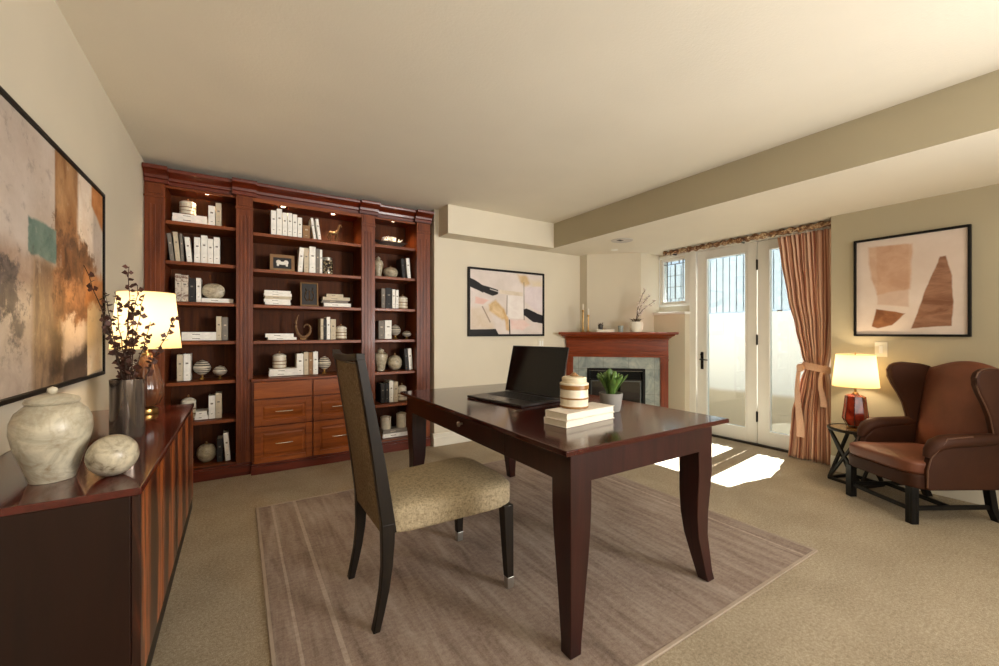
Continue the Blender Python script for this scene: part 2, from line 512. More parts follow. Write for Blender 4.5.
t = thing('picket_fence', 'pale grey vertical board fence on the white wall outside the glass doors', 'fence', (5.92, 2.4, 1.45))
m = MB()
for i in range(68):
    y = -2.9 + i * .095
    m.box(-.012, .012, y, y + .078, .02, .80)
m.box(.0125, .02, -2.9, 3.55, .03, .79)
m.build('boards', plain('weathered_board', (162, 172, 182), .7, var=.05), t)
MB().box(.012, .05, -2.9, 3.55, .10, .17).box(.012, .05, -2.9, 3.55, .62, .69).build('rails', plain('fence_rail', (120, 124, 126), .7), t)
# shrub beyond the fence
t = thing('shrub', 'dark leafy shrub showing over the fence outside the glass doors', 'shrub', (6.7, 2.9, 1.3))
m = MB()
rr = random.Random(3)
for i in range(900):
    a, b = rr.uniform(0, 6.283), rr.uniform(-1, 1)
    rad = rr.uniform(.75, 1.0); c = math.sqrt(1 - b * b)
    p = Vector((.38 * rad * c * math.cos(a), .7 * rad * c * math.sin(a), .78 + .62 * rad * b))
    d = Vector((rr.uniform(-1, 1), rr.uniform(-1, 1), rr.uniform(-.5, 1))).normalized(); e = d.orthogonal().normalized()
    s = .045
    m.face([m.bm.verts.new(p), m.bm.verts.new(p + d * s + e * s * .4), m.bm.verts.new(p + d * s * 2), m.bm.verts.new(p + d * s - e * s * .4)])
m.build('foliage', plain('shrub_green', (58, 72, 48), .6, var=.3, vs=20), t, smooth=0)
MB().tube([(0, 0, 0), (.02, 0, .5), (0, .03, 1.1)], [.04, .03, .015]).build('trunk', M['stem'], t)
struct('ground_upper', MB().box(6.08, 9, -2, 7, 1.2, 1.3), plain('soil', (120, 104, 80), .95))

# ceiling fittings
t = thing('recessed_light', 'round recessed ceiling light with a dark slot in the lowered ceiling', 'light', (3.48, 3.03, HL))
MB().lathe([(.075, -.004), (.11, -.006), (.115, 0), (.075, 0)], seg=36).build('trim_ring', plain('light_ring', (196, 190, 184), .5), t)
MB().lathe([(0, -.003), (.076, -.003), (.076, -.0005), (0, -.0005)], seg=36).build('eyeball', M['white'], t)
MB().box(-.06, .0, -.022, .022, -.006, -.003).build('slot', M['black'], t)
t = thing('ceiling_spotlight', 'tiny lit spotlight in the lowered ceiling above the mantel', 'light', (3.80, 3.42, HL))
MB().lathe([(0, -.004), (.022, -.004), (.03, 0), (0, 0)], seg=24).build('lens', emit('spot_lens', (255, 246, 220), 14), t)
MB().lathe([(.022, -.005), (.04, -.006), (.042, 0), (.022, 0)], seg=24).build('trim_ring', M['white'], t)

def switch(name, label, loc, rz, w=.075, n=1):
    t = thing(name, label, 'switch', loc, rz)
    MB().box(-w / 2, w / 2, -.006, 0, -.058, .058).build('cover_plate', M['plate'], t, bevel=.002)
    for k in range(n):
        x = (k - (n - 1) / 2) * .035
        MB().box(x - .011, x + .011, -.011, -.006, -.03, .03).build('rocker', M['white'], t, bevel=.002)
switch('light_switch', 'white light switch plate on wall above the lit side table lamp', (XR, 1.13, 1.04), R(90) * -1, .075, 1)
switch('wall_switch', 'white switch plate on the wall just left of the mantel', (3.10, YP, 1.045), 0, .09, 2)

# ------------------------------------------------------------------ fireplace
t = thing('fireplace', 'corner fireplace with cherry mantel and pale slate surround', 'fireplace', (3.93, 3.52, 0), R(-45))
# local frame: x along the face, -y into the room
def L(m, s0, s1, p0, p1, z0, z1): return m.box(s0, s1, -p1, -p0, z0, z1)
prof = [(.0, 1.085), (.03, 1.085), (.035, 1.10), (.07, 1.108), (.10, 1.125), (.15, 1.135), (.165, 1.15), (.225, 1.152), (.235, 1.16), (.235, 1.172), (.228, 1.18), (0, 1.18)]
def mould(m, prof, hw, base_off):
    """moulding with mitred returns: half width grows with projection"""
    rings = []
    for p, z in prof:
        rings.append((p, z))
    L0 = [(-(hw + p * .35), -p, z) for p, z in prof]; L1 = [((hw + p * .35), -p, z) for p, z in prof]
    m.loft([L0, L1])
    return m
m = MB(); mould(m, prof, .60, 0)
m.build('mantel_shelf', M['mantel'], t, smooth=30)
m = MB(); L(m, -.60, .605, .0, .035, .90, 1.085); L(m, -.56, .565, .035, .055, .925, .95); L(m, -.56, .565, .035, .05, 1.055, 1.075); L(m, -.60, .605, .0, .045, .875, .90)
m.build('frieze', M['mantel'], t, bevel=.003)
for s0, s1 in ((-.60, -.515), (.515, .605)):
    m = MB(); L(m, s0, s1, 0, .035, 0, .875); L(m, s0 + .015, s1 - .015, .035, .042, .14, .80); L(m, s0 - .004, s1 + .004, .0, .046, .0, .12); L(m, s0 - .003, s1 + .003, 0, .044, .835, .86)
    m.build('pilaster', wood('mantel_wood_upright', (92, 34, 12), (152, 68, 30), .34, 'z', coat=.1, spec=.35) if s0 < 0 else bpy.data.materials['mantel_wood_upright'], t, bevel=.003)
def slate():
    q = N('slate_tile'); v = q.coord()
    a = q.noise(v, 7, 6, .6, .8)
    col = q.ramp(a, [(.35, lin((124, 136, 134))), (.55, lin((160, 168, 162))), (.7, lin((186, 188, 176)))])
    sep = q.n('ShaderNodeSeparateXYZ'); q.l(v, sep.inputs[0])
    g = None
    for o, off in ((0, .155), (2, .72)):
        pass
    fx = q.math('ABSOLUTE', q.math('SUBTRACT', q.math('FRACT', q.math('ADD', q.math('MULTIPLY', sep.outputs[0], 1 / .3), .5)), .5))
    fz = q.math('ABSOLUTE', q.math('SUBTRACT', q.math('FRACT', q.math('MULTIPLY', q.math('SUBTRACT', sep.outputs[2], .425), 1 / .3)), .5))
    mk = q.math('GREATER_THAN', q.math('MAXIMUM', fx, fz), .493)
    col = q.mix(mk, col, lin((120, 122, 116)))
    return q.principled(col, .4, 0, q.bump(a, .2, .003))
m = MB(); L(m, -.515, -.345, 0, .012, 0, .875); L(m, .345, .515, 0, .012, 0, .875); L(m, -.345, .345, 0, .012, .735, .875)
m.build('tile_surround', slate(), t)
m = MB()
L(m, -.345, -.315, -.03, .022, 0, .735); L(m, .315, .345, -.03, .022, 0, .735); L(m, -.315, .315, -.03, .022, .705, .735); L(m, -.315, .315, -.03, .02, .0, .09)
m.build('fire_frame', M['black_metal'], t, bevel=.003)
m = MB(); L(m, -.315, .315, -.035, -.005, .585, .60)
for k in range(7): L(m, -.30, .30, -.03, -.012, .612 + k * .0125, .617 + k * .0125)
m.build('louvre', M['black_metal'], t)
m = MB()
L(m, -.315, .315, -.29, -.28, .02, .70); L(m, -.325, -.315, -.28, -.03, .02, .70); L(m, .315, .325, -.28, -.03, .02, .70); L(m, -.315, .315, -.28, -.03, .01, .02)
m.build('firebox', plain('firebox_lining', (46, 52, 54), .8, bump=.3), t)
m = MB(); L(m, -.30, -.285, -.012, -.002, .09, .585); L(m, .285, .30, -.012, -.002, .09, .585); L(m, -.285, .285, -.012, -.002, .57, .585); L(m, -.008, .008, -.012, -.002, .09, .57)
m.build('glass_frame', plain('pewter', (92, 96, 96), .35, .8), t)
m = MB(); L(m, -.285, .285, -.009, -.005, .09, .57)
m.build('fire_glass', glass_pane('smoked_glass', (120, 140, 150), .12), t, smooth=0)
m = MB()
for (a, z, r0, y) in ((-.15, .06, .035, .12), (.14, .065, .04, .13), (0, .12, .035, .14), (-.03, .05, .03, .20)):
    m.tube([(a - .13, y, z), (a, y + .01, z + .01), (a + .13, y - .02, z + .005)], [r0 * .8, r0, r0 * .85], 10)
m.build('logs', plain('ceramic_log', (96, 80, 62), .9, var=.2, bump=.6), t)

# things on the mantel
MT = 1.181
def candlestick(loc, h, label):
    t = thing('candlestick', label, 'candlestick', (loc[0], loc[1], MT), 0, 'slim candlesticks on the mantel')
    k = h - .075
    MB().lathe([(0, 0), (.028, 0), (.03, .006), (.012, .014), (.008, .03), (.01, .05), (.007, .07), (.006, k * .6), (.009, k * .7), (.007, k * .8), (.008, k - .02), (.015, k - .012), (.015, k), (0, k)], seg=18).build('holder', M['brass'], t)
    MB().lathe([(0, k), (.009, k), (.009, h - .008), (.003, h), (0, h)], seg=14).build('candle', M['ceramic_w'], t)
candlestick((3.555, 3.70), .345, 'taller slim brass candlestick at the left end of the mantel')
candlestick((3.605, 3.66), .285, 'shorter slim brass candlestick second from left on the mantel')
t = thing('book', 'flat white book lying on the mantel under a small dark pot', 'book', (3.73, 3.50, MT), R(-45))
MB().box(-.105, .105, -.06, .06, 0, .004).box(-.105, .105, -.06, .06, .026, .03).box(-.105, .105, .056, .06, 0, .03).build('cover', M['bk_white'], t)
MB().box(-.1, .1, -.057, .056, .004, .026).build('pages', M['page'], t)
t = thing('plant_pot', 'small dark pot with sprig standing on the white mantel book', 'pot', (3.69, 3.54, MT + .031))
MB().lathe([(0, 0), (.026, 0), (.033, .06), (.028, .06), (.026, .045), (0, .045)], seg=20).build('pot', M['charcoal'], t)
m = MB()
rr = random.Random(5)
for i in range(16):
    a = rr.uniform(0, 6.28); l = rr.uniform(.02, .045); p = Vector((.008 * math.cos(a), .008 * math.sin(a), .045)); q = p + Vector((math.cos(a) * l * .7, math.sin(a) * l * .7, l))
    e = Vector((-math.sin(a), math.cos(a), 0)) * .006
    m.face([m.bm.verts.new(p), m.bm.verts.new((p + q) / 2 + e), m.bm.verts.new(q), m.bm.verts.new((p + q) / 2 - e)])
m.build('sprig', M['leaf_dk'], t, smooth=0)
t = thing('votive_glass', 'small grey glass votive between the white book and white pot on mantel', 'glass', (3.85, 3.37, MT))
MB().lathe([(0, 0), (.028, 0), (.032, .075), (.028, .075), (.025, .008), (0, .008)], seg=24).build('cup', plain('grey_glass', (150, 160, 158), .12), t)
MB().lathe([(0, .009), (.022, .009), (.022, .035), (0, .035)], seg=18).build('wax', M['ceramic_w'], t)
t = thing('flower_pot', 'white pot with a pale blossom branch at the right end of the mantel', 'pot', (3.965, 3.24, MT))
MB().lathe([(0, 0), (.055, 0), (.074, .03), (.08, .08), (.074, .12), (.066, .12), (.064, .1), (0, .1)], seg=30).build('pot', M['ceramic_w'], t)
m = MB(); bl = MB()
rr = random.Random(11)
for k in range(3):
    pts = [(0, 0, .1)]
    tx, ty = (.11 + .05 * k) * .84, -(.11 + .05 * k) * .53
    for i in range(1, 9):
        f = i / 8; pts.append((tx * f * f + rr.uniform(-.006, .006), ty * f * f + rr.uniform(-.006, .006), .1 + f * (.40 - .07 * k)))
    m.tube(pts, [.004] * 5 + [.003] * 4, 6)
    for i in range(3, 9):
        for j in range(4):
            p = Vector(pts[i]) + Vector((rr.uniform(-.02, .02), rr.uniform(-.02, .02), rr.uniform(-.02, .02)))
            bl.cushion(p, (.010, .010, .007), 2.2, 3)
m.build('branch', M['stem'], t)
bl.build('blossom', plain('blossom', (226, 214, 206), .7), t)
m = MB()
for k in range(9):
    a = k * .7; p = Vector((.02 * math.cos(a), .02 * math.sin(a), .1)); q = p + Vector((math.cos(a) * .08, math.sin(a) * .08, .06)); e = Vector((-math.sin(a), math.cos(a), 0)) * .012
    m.face([m.bm.verts.new(p), m.bm.verts.new((p + q) / 2 + e + Vector((0, 0, .02))), m.bm.verts.new(q), m.bm.verts.new((p + q) / 2 - e + Vector((0, 0, .02)))])
m.build('leaves', plain('sage_leaf', (108, 100, 78), .6), t, smooth=0)

# ------------------------------------------------------------------ built-in bookcase
BO = Vector((.55, 4.2, 0))
bc = thing('bookcase', 'tall cherry wood built-in bookcase with three bays and drawers in middle', 'bookcase', BO)
def bp(m, name, mat, bevel=.002, parent=None):
    return m.build(name, mat, parent or bc, loc=(-BO if parent is None else (0, 0, 0)), bevel=bevel)
YBK = 4.35
bp(MB().box(-.588, 1.685, YBK, YBK + .02, 0, 2.40), 'back_panel', M['cherry_back'], 0)
PIL = [(-.588, -.47), (-.014, .105), (.99, 1.116), (1.54, 1.685)]
for a, b in PIL:
    bp(MB().box(a, b, 4.03, YBK, .0, 2.33), 'upright', M['cherry'], 0)
    m = MB().box(a, b, 3.998, 4.03, .10, 2.31)
    w = b - a
    for k in range(3):
        cx = a + w * (.27 + .23 * k)
        m.box(cx - .007, cx + .007, 3.992, 3.998, .20, 2.14)
    m.box(a - .004, b + .004, 3.988, 3.998, 2.19, 2.205).box(a + .015, b - .015, 3.991, 3.998, 2.22, 2.29)
    bp(m, 'pilaster', M['cherry'])
BAY = {'left': (-.47, -.014), 'middle': (.105, .99), 'right': (1.116, 1.54)}
SH = {'left': (2.04, 1.73, 1.415, 1.105, .785, .465, .105), 'middle': (2.015, 1.71, 1.41, 1.105), 'right': (2.04, 1.73, 1.415, 1.105, .785, .465, .11)}
for bay, (a, b) in BAY.items():
    y0 = 4.01 if bay == 'middle' else 4.04
    for z in SH[bay]:
        bp(MB().box(a, b, y0, YBK, z - .028, z), 'shelf', M['cherry_x'], .004)
    zt = 2.28 if bay == 'middle' else 2.295
    bp(MB().box(a, b, y0 - .005, y0 + .02, zt - .01, 2.34), 'top_rail', M['cherry_x'], .002)
    bp(MB().box(a, b, y0 + .02, YBK, zt + .02, zt + .035), 'bay_ceiling', M['cherry_dark'], 0)
# crown, breaking forward over each pilaster
def crown(x0, x1, yb, name='crown'):
    prof = [(0, 2.30), (.006, 2.30), (.008, 2.325), (.022, 2.330), (.026, 2.350), (.046, 2.368), (.082, 2.378), (.086, 2.384), (.086, 2.405), (-.05, 2.405), (-.05, 2.30)]
    m = MB(); m.loft([[(x0, yb - p, z) for p, z in prof], [(x1, yb - p, z) for p, z in prof]])
    return m
xs = [(-.588, -.445, 3.985), (-.445, -.04, 4.025), (-.04, .13, 3.978), (.13, .965, 4.008), (.965, 1.14, 3.978), (1.14, 1.515, 4.025), (1.515, 1.690, 3.985)]
for x0, x1, yb in xs:
    bp(crown(x0, x1, yb), 'crown_moulding', M['cherry_dark'], 0)
# plinths
def plinth(x0, x1, y, z=.10):
    m = MB().box(x0, x1, y, 4.05, 0, z - .02).box(x0, x1, y + .008, 4.05, z - .02, z)
    return m
bp(plinth(-.588, .09, 3.985), 'plinth', M['cherry_dark'], .004)
bp(plinth(1.02, 1.688, 3.985), 'plinth', M['cherry_dark'], .004)
bp(plinth(.09, 1.02, 3.935, .085), 'plinth', M['cherry_dark'], .004)
# chest of drawers in the middle bay
bp(MB().box(.098, 1.012, 3.958, YBK, .075, .765), 'chest_body', M['cherry'], 0)
bp(MB().box(.088, 1.022, 3.935, YBK, .765, .79), 'chest_top', M['cherry_x'], .006)
def drawer(x0, x1, z0, z1, name, pull):
    y = 3.958; g = .003
    x0 += g; x1 -= g; z0 += g; z1 -= g
    m = MB()
    if name == 'flat_panel':
        m.box(x0, x1, y - .016, y, z0, z1)
    else:
        f = .052
        m.box(x0, x1, y - .006, y, z0, z1)
        m.box(x0, x0 + f, y - .018, y - .006, z0, z1).box(x1 - f, x1, y - .018, y - .006, z0, z1)
        m.box(x0 + f, x1 - f, y - .018, y - .006, z0, z0 + f * .8).box(x0 + f, x1 - f, y - .018, y - .006, z1 - f * .8, z1)
        a0, a1, c0, c1 = x0 + f + .012, x1 - f - .012, z0 + f * .8 + .012, z1 - f * .8 - .012
        i = .014
        m.loft([[(a0, y - .006, c0), (a1, y - .006, c0), (a1, y - .006, c1), (a0, y - .006, c1)],
                [(a0 + i, y - .014, c0 + i), (a1 - i, y - .014, c0 + i), (a1 - i, y - .014, c1 - i), (a0 + i, y - .014, c1 - i)]])
    d = bp(m, name, M['cherry_drawer'], .003)
    if pull:
        cx, cz = (x0 + x1) / 2, (z0 + z1) / 2 + .006
        h = MB()
        h.tube([(cx - .062, y - .016, cz), (cx - .062, y - .036, cz), (cx - .05, y - .042, cz), (cx + .05, y - .042, cz), (cx + .062, y - .036, cz), (cx + .062, y - .016, cz)], .0048, 8)
        hh = h.build('handle', M['nickel'], d)
for x0, x1 in ((.108, .553), (.557, 1.002)):
    drawer(x0, x1, .62, .762, 'flat_panel', False)
    drawer(x0, x1, .395, .615, 'drawer', True)
    drawer(x0, x1, .085, .39, 'drawer', True)
# downlights under the top of each bay
def warm_spot(name, loc, power, size=1.6, parent=None, r=.02, c=(1, .72, .42)):
    l = bpy.data.lights.new(name, 'SPOT'); l.energy = power; l.color = c; l.spot_size = size; l.spot_blend = .8; l.shadow_soft_size = r
    o = bpy.data.objects.new(name, l); COL.objects.link(o); o.location = loc
    if parent: o.parent = parent
    return o
M['bulb'] = emit('halogen', (255, 220, 180), 6)
for x, z in ((-.215, 2.315), (.34, 2.30), (.76, 2.30), (1.34, 2.315)):
    y = 4.14
    d = MB(); d.lathe([(0, z - .006), (.017, z - .006), (.017, z - .001), (0, z - .001)], x, y)
    d = bp(d, 'downlight', M['bulb'], 0)
    warm_spot('downlight_beam', (x, y, z - .02), 6, 2.4, None).parent = d

# ------------------------------------------------------------------ things on the shelves
ITEMS = [
  ('left', 'top', 2.045, 4.1, [
    ('H', -0.436, -0.211, 0.050, 'white', 0),
    ('H', -0.434, -0.214, 0.034, 'white', 0),
    ('ginger', -0.400, -0.284, 0.148, 's', 0),
    ('V', -0.204, -0.158, 0.163, 'white', 0),
    ('V', -0.155, -0.115, 0.193, 'cream', 0),
  ]),
  ('left', 'second', 1.735, 4.1, [
    ('V', -0.465, -0.429, 0.214, 'grey', -6),
    ('V', -0.429, -0.390, 0.230, 'cream', -5),
    ('V', -0.388, -0.365, 0.219, 'grey', -3),
    ('V', -0.356, -0.316, 0.197, 'white', -5),
    ('V', -0.297, -0.255, 0.204, 'white', 0),
    ('V', -0.252, -0.210, 0.225, 'white', 0),
    ('V', -0.209, -0.170, 0.202, 'white', 0),
    ('V', -0.168, -0.126, 0.220, 'white', 0),
  ]),
  ('left', 'third', 1.42, 4.1, [
    ('V', -0.417, -0.380, 0.215, 'print', 0),
    ('V', -0.379, -0.333, 0.209, 'print', 0),
    ('V', -0.331, -0.291, 0.187, 'black', 0),
    ('V', -0.284, -0.252, 0.192, 'white', 0),
    ('H', -0.250, -0.034, 0.040, 'white', 0),
    ('disc', -0.250, -0.092, 0.128, 's', 0),
  ]),
  ('left', 'fourth', 1.11, 4.1, [
    ('H', -0.377, -0.151, 0.037, 'white', 0),
    ('H', -0.377, -0.151, 0.044, 'white', 0),
    ('V', -0.151, -0.114, 0.196, 'cream', 0),
    ('V', -0.111, -0.070, 0.190, 'grey', 0),
  ]),
  ('left', 'fifth', 0.79, 4.1, [
    ('V', -0.406, -0.368, 0.209, 'cream', 0),
    ('V', -0.365, -0.320, 0.213, 'white', 0),
    ('bowl', -0.313, -0.184, 0.159, 's', 0),
    ('bowl', -0.180, -0.073, 0.107, 's', 0),
  ]),
  ('left', 'sixth', 0.47, 4.1, [
    ('ginger', -0.390, -0.285, 0.219, 's', 0),
    ('H', -0.294, -0.206, 0.039, 'white', 0),
    ('H', -0.287, -0.213, 0.041, 'white', 0),
    ('V', -0.202, -0.158, 0.188, 'white', 0),
    ('V', -0.157, -0.113, 0.205, 'cream', 0),
  ]),
  ('left', 'bottom', 0.11, 4.1, [
    ('pumpkin', -0.291, -0.148, 0.165, 's', 0),
    ('V', -0.146, -0.107, 0.189, 'black', 0),
    ('V', -0.100, -0.058, 0.229, 'white', -4),
  ]),
  ('middle', 'top', 2.02, 4.06, [
    ('V', 0.241, 0.282, 0.211, 'white', 0),
    ('V', 0.285, 0.326, 0.232, 'white', 0),
    ('V', 0.329, 0.366, 0.205, 'white', 0),
    ('V', 0.369, 0.406, 0.208, 'white', 0),
    ('V', 0.409, 0.446, 0.202, 'white', 0),
    ('V', 0.449, 0.485, 0.180, 'white', 0),
    ('V', 0.491, 0.550, 0.117, 'tan', 0),
    ('V', 0.559, 0.592, 0.191, 'white', -8),
    ('V', 0.599, 0.635, 0.189, 'white', -8),
    ('animal', 0.697, 0.832, 0.185, 's', 0),
  ]),
  ('middle', 'second', 1.715, 4.06, [
    ('framepic', 0.235, 0.430, 0.150, 's', 0),
    ('V', 0.450, 0.494, 0.221, 'white', 4),
    ('V', 0.500, 0.540, 0.219, 'cream', 0),
    ('V', 0.544, 0.597, 0.237, 'white', 0),
    ('V', 0.600, 0.630, 0.222, 'grey', 0),
    ('V', 0.632, 0.653, 0.218, 'white', 0),
    ('glassjar', 0.658, 0.756, 0.158, 's', 0),
  ]),
  ('middle', 'third', 1.415, 4.06, [
    ('H', 0.196, 0.393, 0.028, 'white', 0),
    ('H', 0.188, 0.390, 0.031, 'white', 0),
    ('H', 0.194, 0.399, 0.031, 'cream', 0),
    ('H', 0.188, 0.401, 0.030, 'white', 0),
    ('H', 0.191, 0.393, 0.028, 'white', 0),
    ('framedark', 0.475, 0.627, 0.220, 's', 0),
    ('H', 0.666, 0.905, 0.039, 'white', 0),
    ('H', 0.650, 0.880, 0.032, 'grey', 0),
    ('H', 0.658, 0.897, 0.035, 'cream', 0),
    ('H', 0.689, 0.836, 0.034, 'cream', 0),
  ]),
  ('middle', 'fourth', 1.11, 4.06, [
    ('H', 0.218, 0.439, 0.027, 'white', 0),
    ('H', 0.199, 0.416, 0.039, 'white', 0),
    ('spiral', 0.439, 0.562, 0.226, 's', 0),
    ('V', 0.638, 0.663, 0.190, 'cream', 0),
    ('V', 0.664, 0.687, 0.186, 'black', 0),
    ('V', 0.691, 0.722, 0.208, 'white', 0),
    ('V', 0.725, 0.771, 0.188, 'cream', 0),
    ('ginger', 0.775, 0.880, 0.157, 's', 0),
  ]),
  ('middle', 'fifth', 0.795, 4.06, [
    ('H', 0.225, 0.445, 0.036, 'white', 0),
    ('H', 0.229, 0.453, 0.038, 'white', 0),
    ('ginger', 0.252, 0.367, 0.162, 's', 0),
    ('V', 0.442, 0.496, 0.190, 'white', 0),
    ('V', 0.499, 0.537, 0.203, 'cream', 0),
    ('V', 0.538, 0.574, 0.199, 'tan', 0),
    ('V', 0.576, 0.617, 0.205, 'white', 0),
    ('bowl', 0.620, 0.741, 0.158, 's', 0),
  ]),
  ('right', 'top', 2.045, 4.1, [
    ('coral', 1.151, 1.513, 0.138, 's', 0),
  ]),
  ('right', 'second', 1.735, 4.1, [
    ('urn', 1.141, 1.242, 0.204, 's', 0),
    ('pumpkin', 1.246, 1.403, 0.124, 's', 0),
    ('V', 1.411, 1.450, 0.196, 'black', -5),
    ('V', 1.465, 1.507, 0.206, 'white', -5),
  ]),
  ('right', 'third', 1.42, 4.1, [
    ('V', 1.209, 1.248, 0.195, 'grey', 0),
    ('V', 1.254, 1.314, 0.204, 'black', 0),
    ('V', 1.318, 1.350, 0.192, 'white', 0),
    ('V', 1.354, 1.384, 0.187, 'white', 0),
    ('ginger', 1.390, 1.498, 0.161, 's', 0),
  ]),
  ('right', 'fourth', 1.11, 4.1, [
    ('V', 1.180, 1.239, 0.182, 'grey', 0),
    ('V', 1.243, 1.311, 0.188, 'white', 0),
    ('bowl', 1.311, 1.427, 0.146, 's', 0),
    ('bowl', 1.436, 1.540, 0.083, 's', 0),
  ]),
  ('right', 'fifth', 0.79, 4.1, [
    ('urn', 1.149, 1.292, 0.227, 's', 0),
    ('pumpkin', 1.292, 1.445, 0.171, 's', 0),
    ('V', 1.445, 1.486, 0.217, 'black', -4),
    ('V', 1.504, 1.549, 0.218, 'white', -4),
  ]),
  ('right', 'sixth', 0.47, 4.1, [
    ('V', 1.201, 1.243, 0.193, 'black', 0),
    ('V', 1.247, 1.286, 0.196, 'black', 0),
    ('V', 1.288, 1.331, 0.217, 'white', 0),
    ('V', 1.335, 1.379, 0.203, 'cream', 0),
    ('ginger', 1.383, 1.488, 0.194, 's', 0),
  ]),
  ('right', 'bottom', 0.115, 4.1, [
    ('H', 1.222, 1.483, 0.049, 'white', 0),
    ('H', 1.228, 1.472, 0.049, 'grey', 0),
    ('canister', 1.215, 1.324, 0.133, 's', 0),
    ('canister', 1.379, 1.483, 0.157, 's', 0),
  ]),
]

ORD = ['first', 'second', 'third', 'fourth', 'fifth', 'sixth', 'seventh', 'eighth', 'ninth', 'tenth']
def book_up(x, y, z, t, h, tone, label, group, lean=0, depth=.15, stripe=True):
    m = MB()
    m.box(0, t, 0, .003, 0, h); m.box(0, .0025, .003, depth, 0, h); m.box(t - .0025, t, .003, depth, 0, h)
    m.mi = 1; m.box(.0025, t - .0025, .003, depth - .004, .004, h - .005)
    if stripe:
        m.mi = 2; m.box(t * .3, t * .7, -.0006, 0, h * .62, h * .62 + .012); m.box(t * .36, t * .64, -.0006, 0, h * .2, h * .2 + .004)
    mark = M['bk_grey'] if tone not in ('grey', 'tan') else M['bk_cream']
    o = m.build('book', [M['bk_' + tone], M['page'], mark], smooth=0)
    o.location = (x, y, z); o.rotation_euler = (0, R(lean), 0)
    return tag(o, label, 'book', group)
def book_flat(x0, x1, y, z, h, tone, label, group, depth=.15):
    m = MB(); L_ = x1 - x0
    m.box(0, L_, 0, .003, 0, h); m.box(0, L_, .003, depth, 0, .0025); m.box(0, L_, .003, depth, h - .0025, h)
    m.mi = 1; m.box(.004, L_ - .004, .003, depth - .004, .0025, h - .0025)
    m.mi = 2; m.box(L_ * .3, L_ * .52, -.0006, 0, h * .42, h * .56)
    o = m.build('book', [M['bk_' + tone], M['page'], M['bk_grey'] if tone != 'grey' else M['bk_cream']], smooth=0)
    o.location = (x0, y, z)
    return tag(o, label, 'book', group)
def ginger(x, y, z, r, h, label, mat=None, group=None):
    t = thing('lidded_jar', label, 'jar', (x, y, z), 0, group)
    mat = mat or M['jar_band']; k = h * .62
    MB().lathe([(0, 0), (r * .9, 0), (r * .97, k * .03), (r, k * .2), (r * .96, k * .36), (r, k * .52), (r * .99, k * .75), (r * .96, k * .93), (r * .93, k), (0, k)]).build('body', mat, t)
    l = MB().lathe([(0, k), (r * .98, k), (r * 1.0, k + h * .02), (r * .96, k + h * .09), (r * .7, k + h * .15), (r * .4, k + h * .19), (0, k + h * .2)]).build('lid', M['ceramic_w'], t)
    MB().lathe([(0, k + h * .17), (r * .08, k + h * .18), (r * .16, k + h * .24), (r * .1, k + h * .3), (0, k + h * .32)], seg=14).build('knob', M['bk_tan'], l)
    return t
def urn(x, y, z, r, h, label):
    t = thing('urn', label, 'urn', (x, y, z))
    MB().lathe([(0, 0), (r * .58, 0), (r * .56, h * .04), (r * .66, h * .2), (r * .9, h * .45), (r, h * .62), (r * .92, h * .74), (r * .6, h * .82), (r * .42, h * .85), (r * .44, h * .88), (0, h * .88)]).build('body', M['crackle'], t)
    MB().lathe([(0, h * .88), (r * .5, h * .88), (r * .5, h * .91), (r * .3, h * .955), (r * .12, h * .96), (r * .14, h), (0, h)], seg=20).build('lid', M['crackle'], t)
    return t
def pumpkin(x, y, z, r, h, label):
    t = thing('round_vase', label, 'vase', (x, y, z))
    m = MB(); rings = []
    seg = 40
    for f in range(15):
        a = f / 14 * math.pi
        rr_ = max(.002, r * math.sin(a) ** .75); zz = h * .88 * (1 - math.cos(a)) / 2
        if f == 0: rr_ = r * .4
        rings.append([(rr_ * (1 - .035 * abs(math.cos(4.5 * q))) * math.cos(q), rr_ * (1 - .035 * abs(math.cos(4.5 * q))) * math.sin(q), zz) for q in [2 * math.pi * i / seg for i in range(seg)]])
    m.loft(rings)
    m.build('body', M['crackle'], t, smooth=60)
    MB().lathe([(0, h * .86), (r * .2, h * .865), (r * .22, h * .9), (r * .08, h * .92), (r * .1, h), (0, h)], seg=16).build('knob', M['bk_tan'], t)
    return t
def bowl(x, y, z, r, h, label):
    t = thing('footed_bowl', label, 'bowl', (x, y, z))
    MB().lathe([(0, 0), (r * .38, 0), (r * .34, h * .05), (r * .14, h * .12), (r * .14, h * .2), (r * .3, h * .26), (0, h * .26)], seg=24).build('foot', M['brass'], t)
    b = MB().lathe([(0, h * .26), (r * .4, h * .27), (r * .85, h * .42), (r, h * .6), (r * .96, h * .62), (0, h * .62)]).build('bowl', M['bowl_band'], t)
    MB().lathe([(0, h * .62), (r * .94, h * .63), (r * .9, h * .72), (r * .6, h * .9), (r * .2, h * .98), (0, h)]).build('lid', M['bowl_band'], t)
    return t
def canister(x, y, z, r, h, label):
    t = thing('canister', label, 'canister', (x, y, z))
    MB().lathe([(0, 0), (r * .95, 0), (r, h * .04), (r, h * .74), (r * .96, h * .78), (0, h * .78)]).build('body', M['ceramic'], t)
    MB().lathe([(0, h * .78), (r * 1.02, h * .79), (r * 1.02, h * .9), (r * .8, h * .95), (r * .3, h), (0, h)]).build('lid', M['jar_band'], t)
    return t
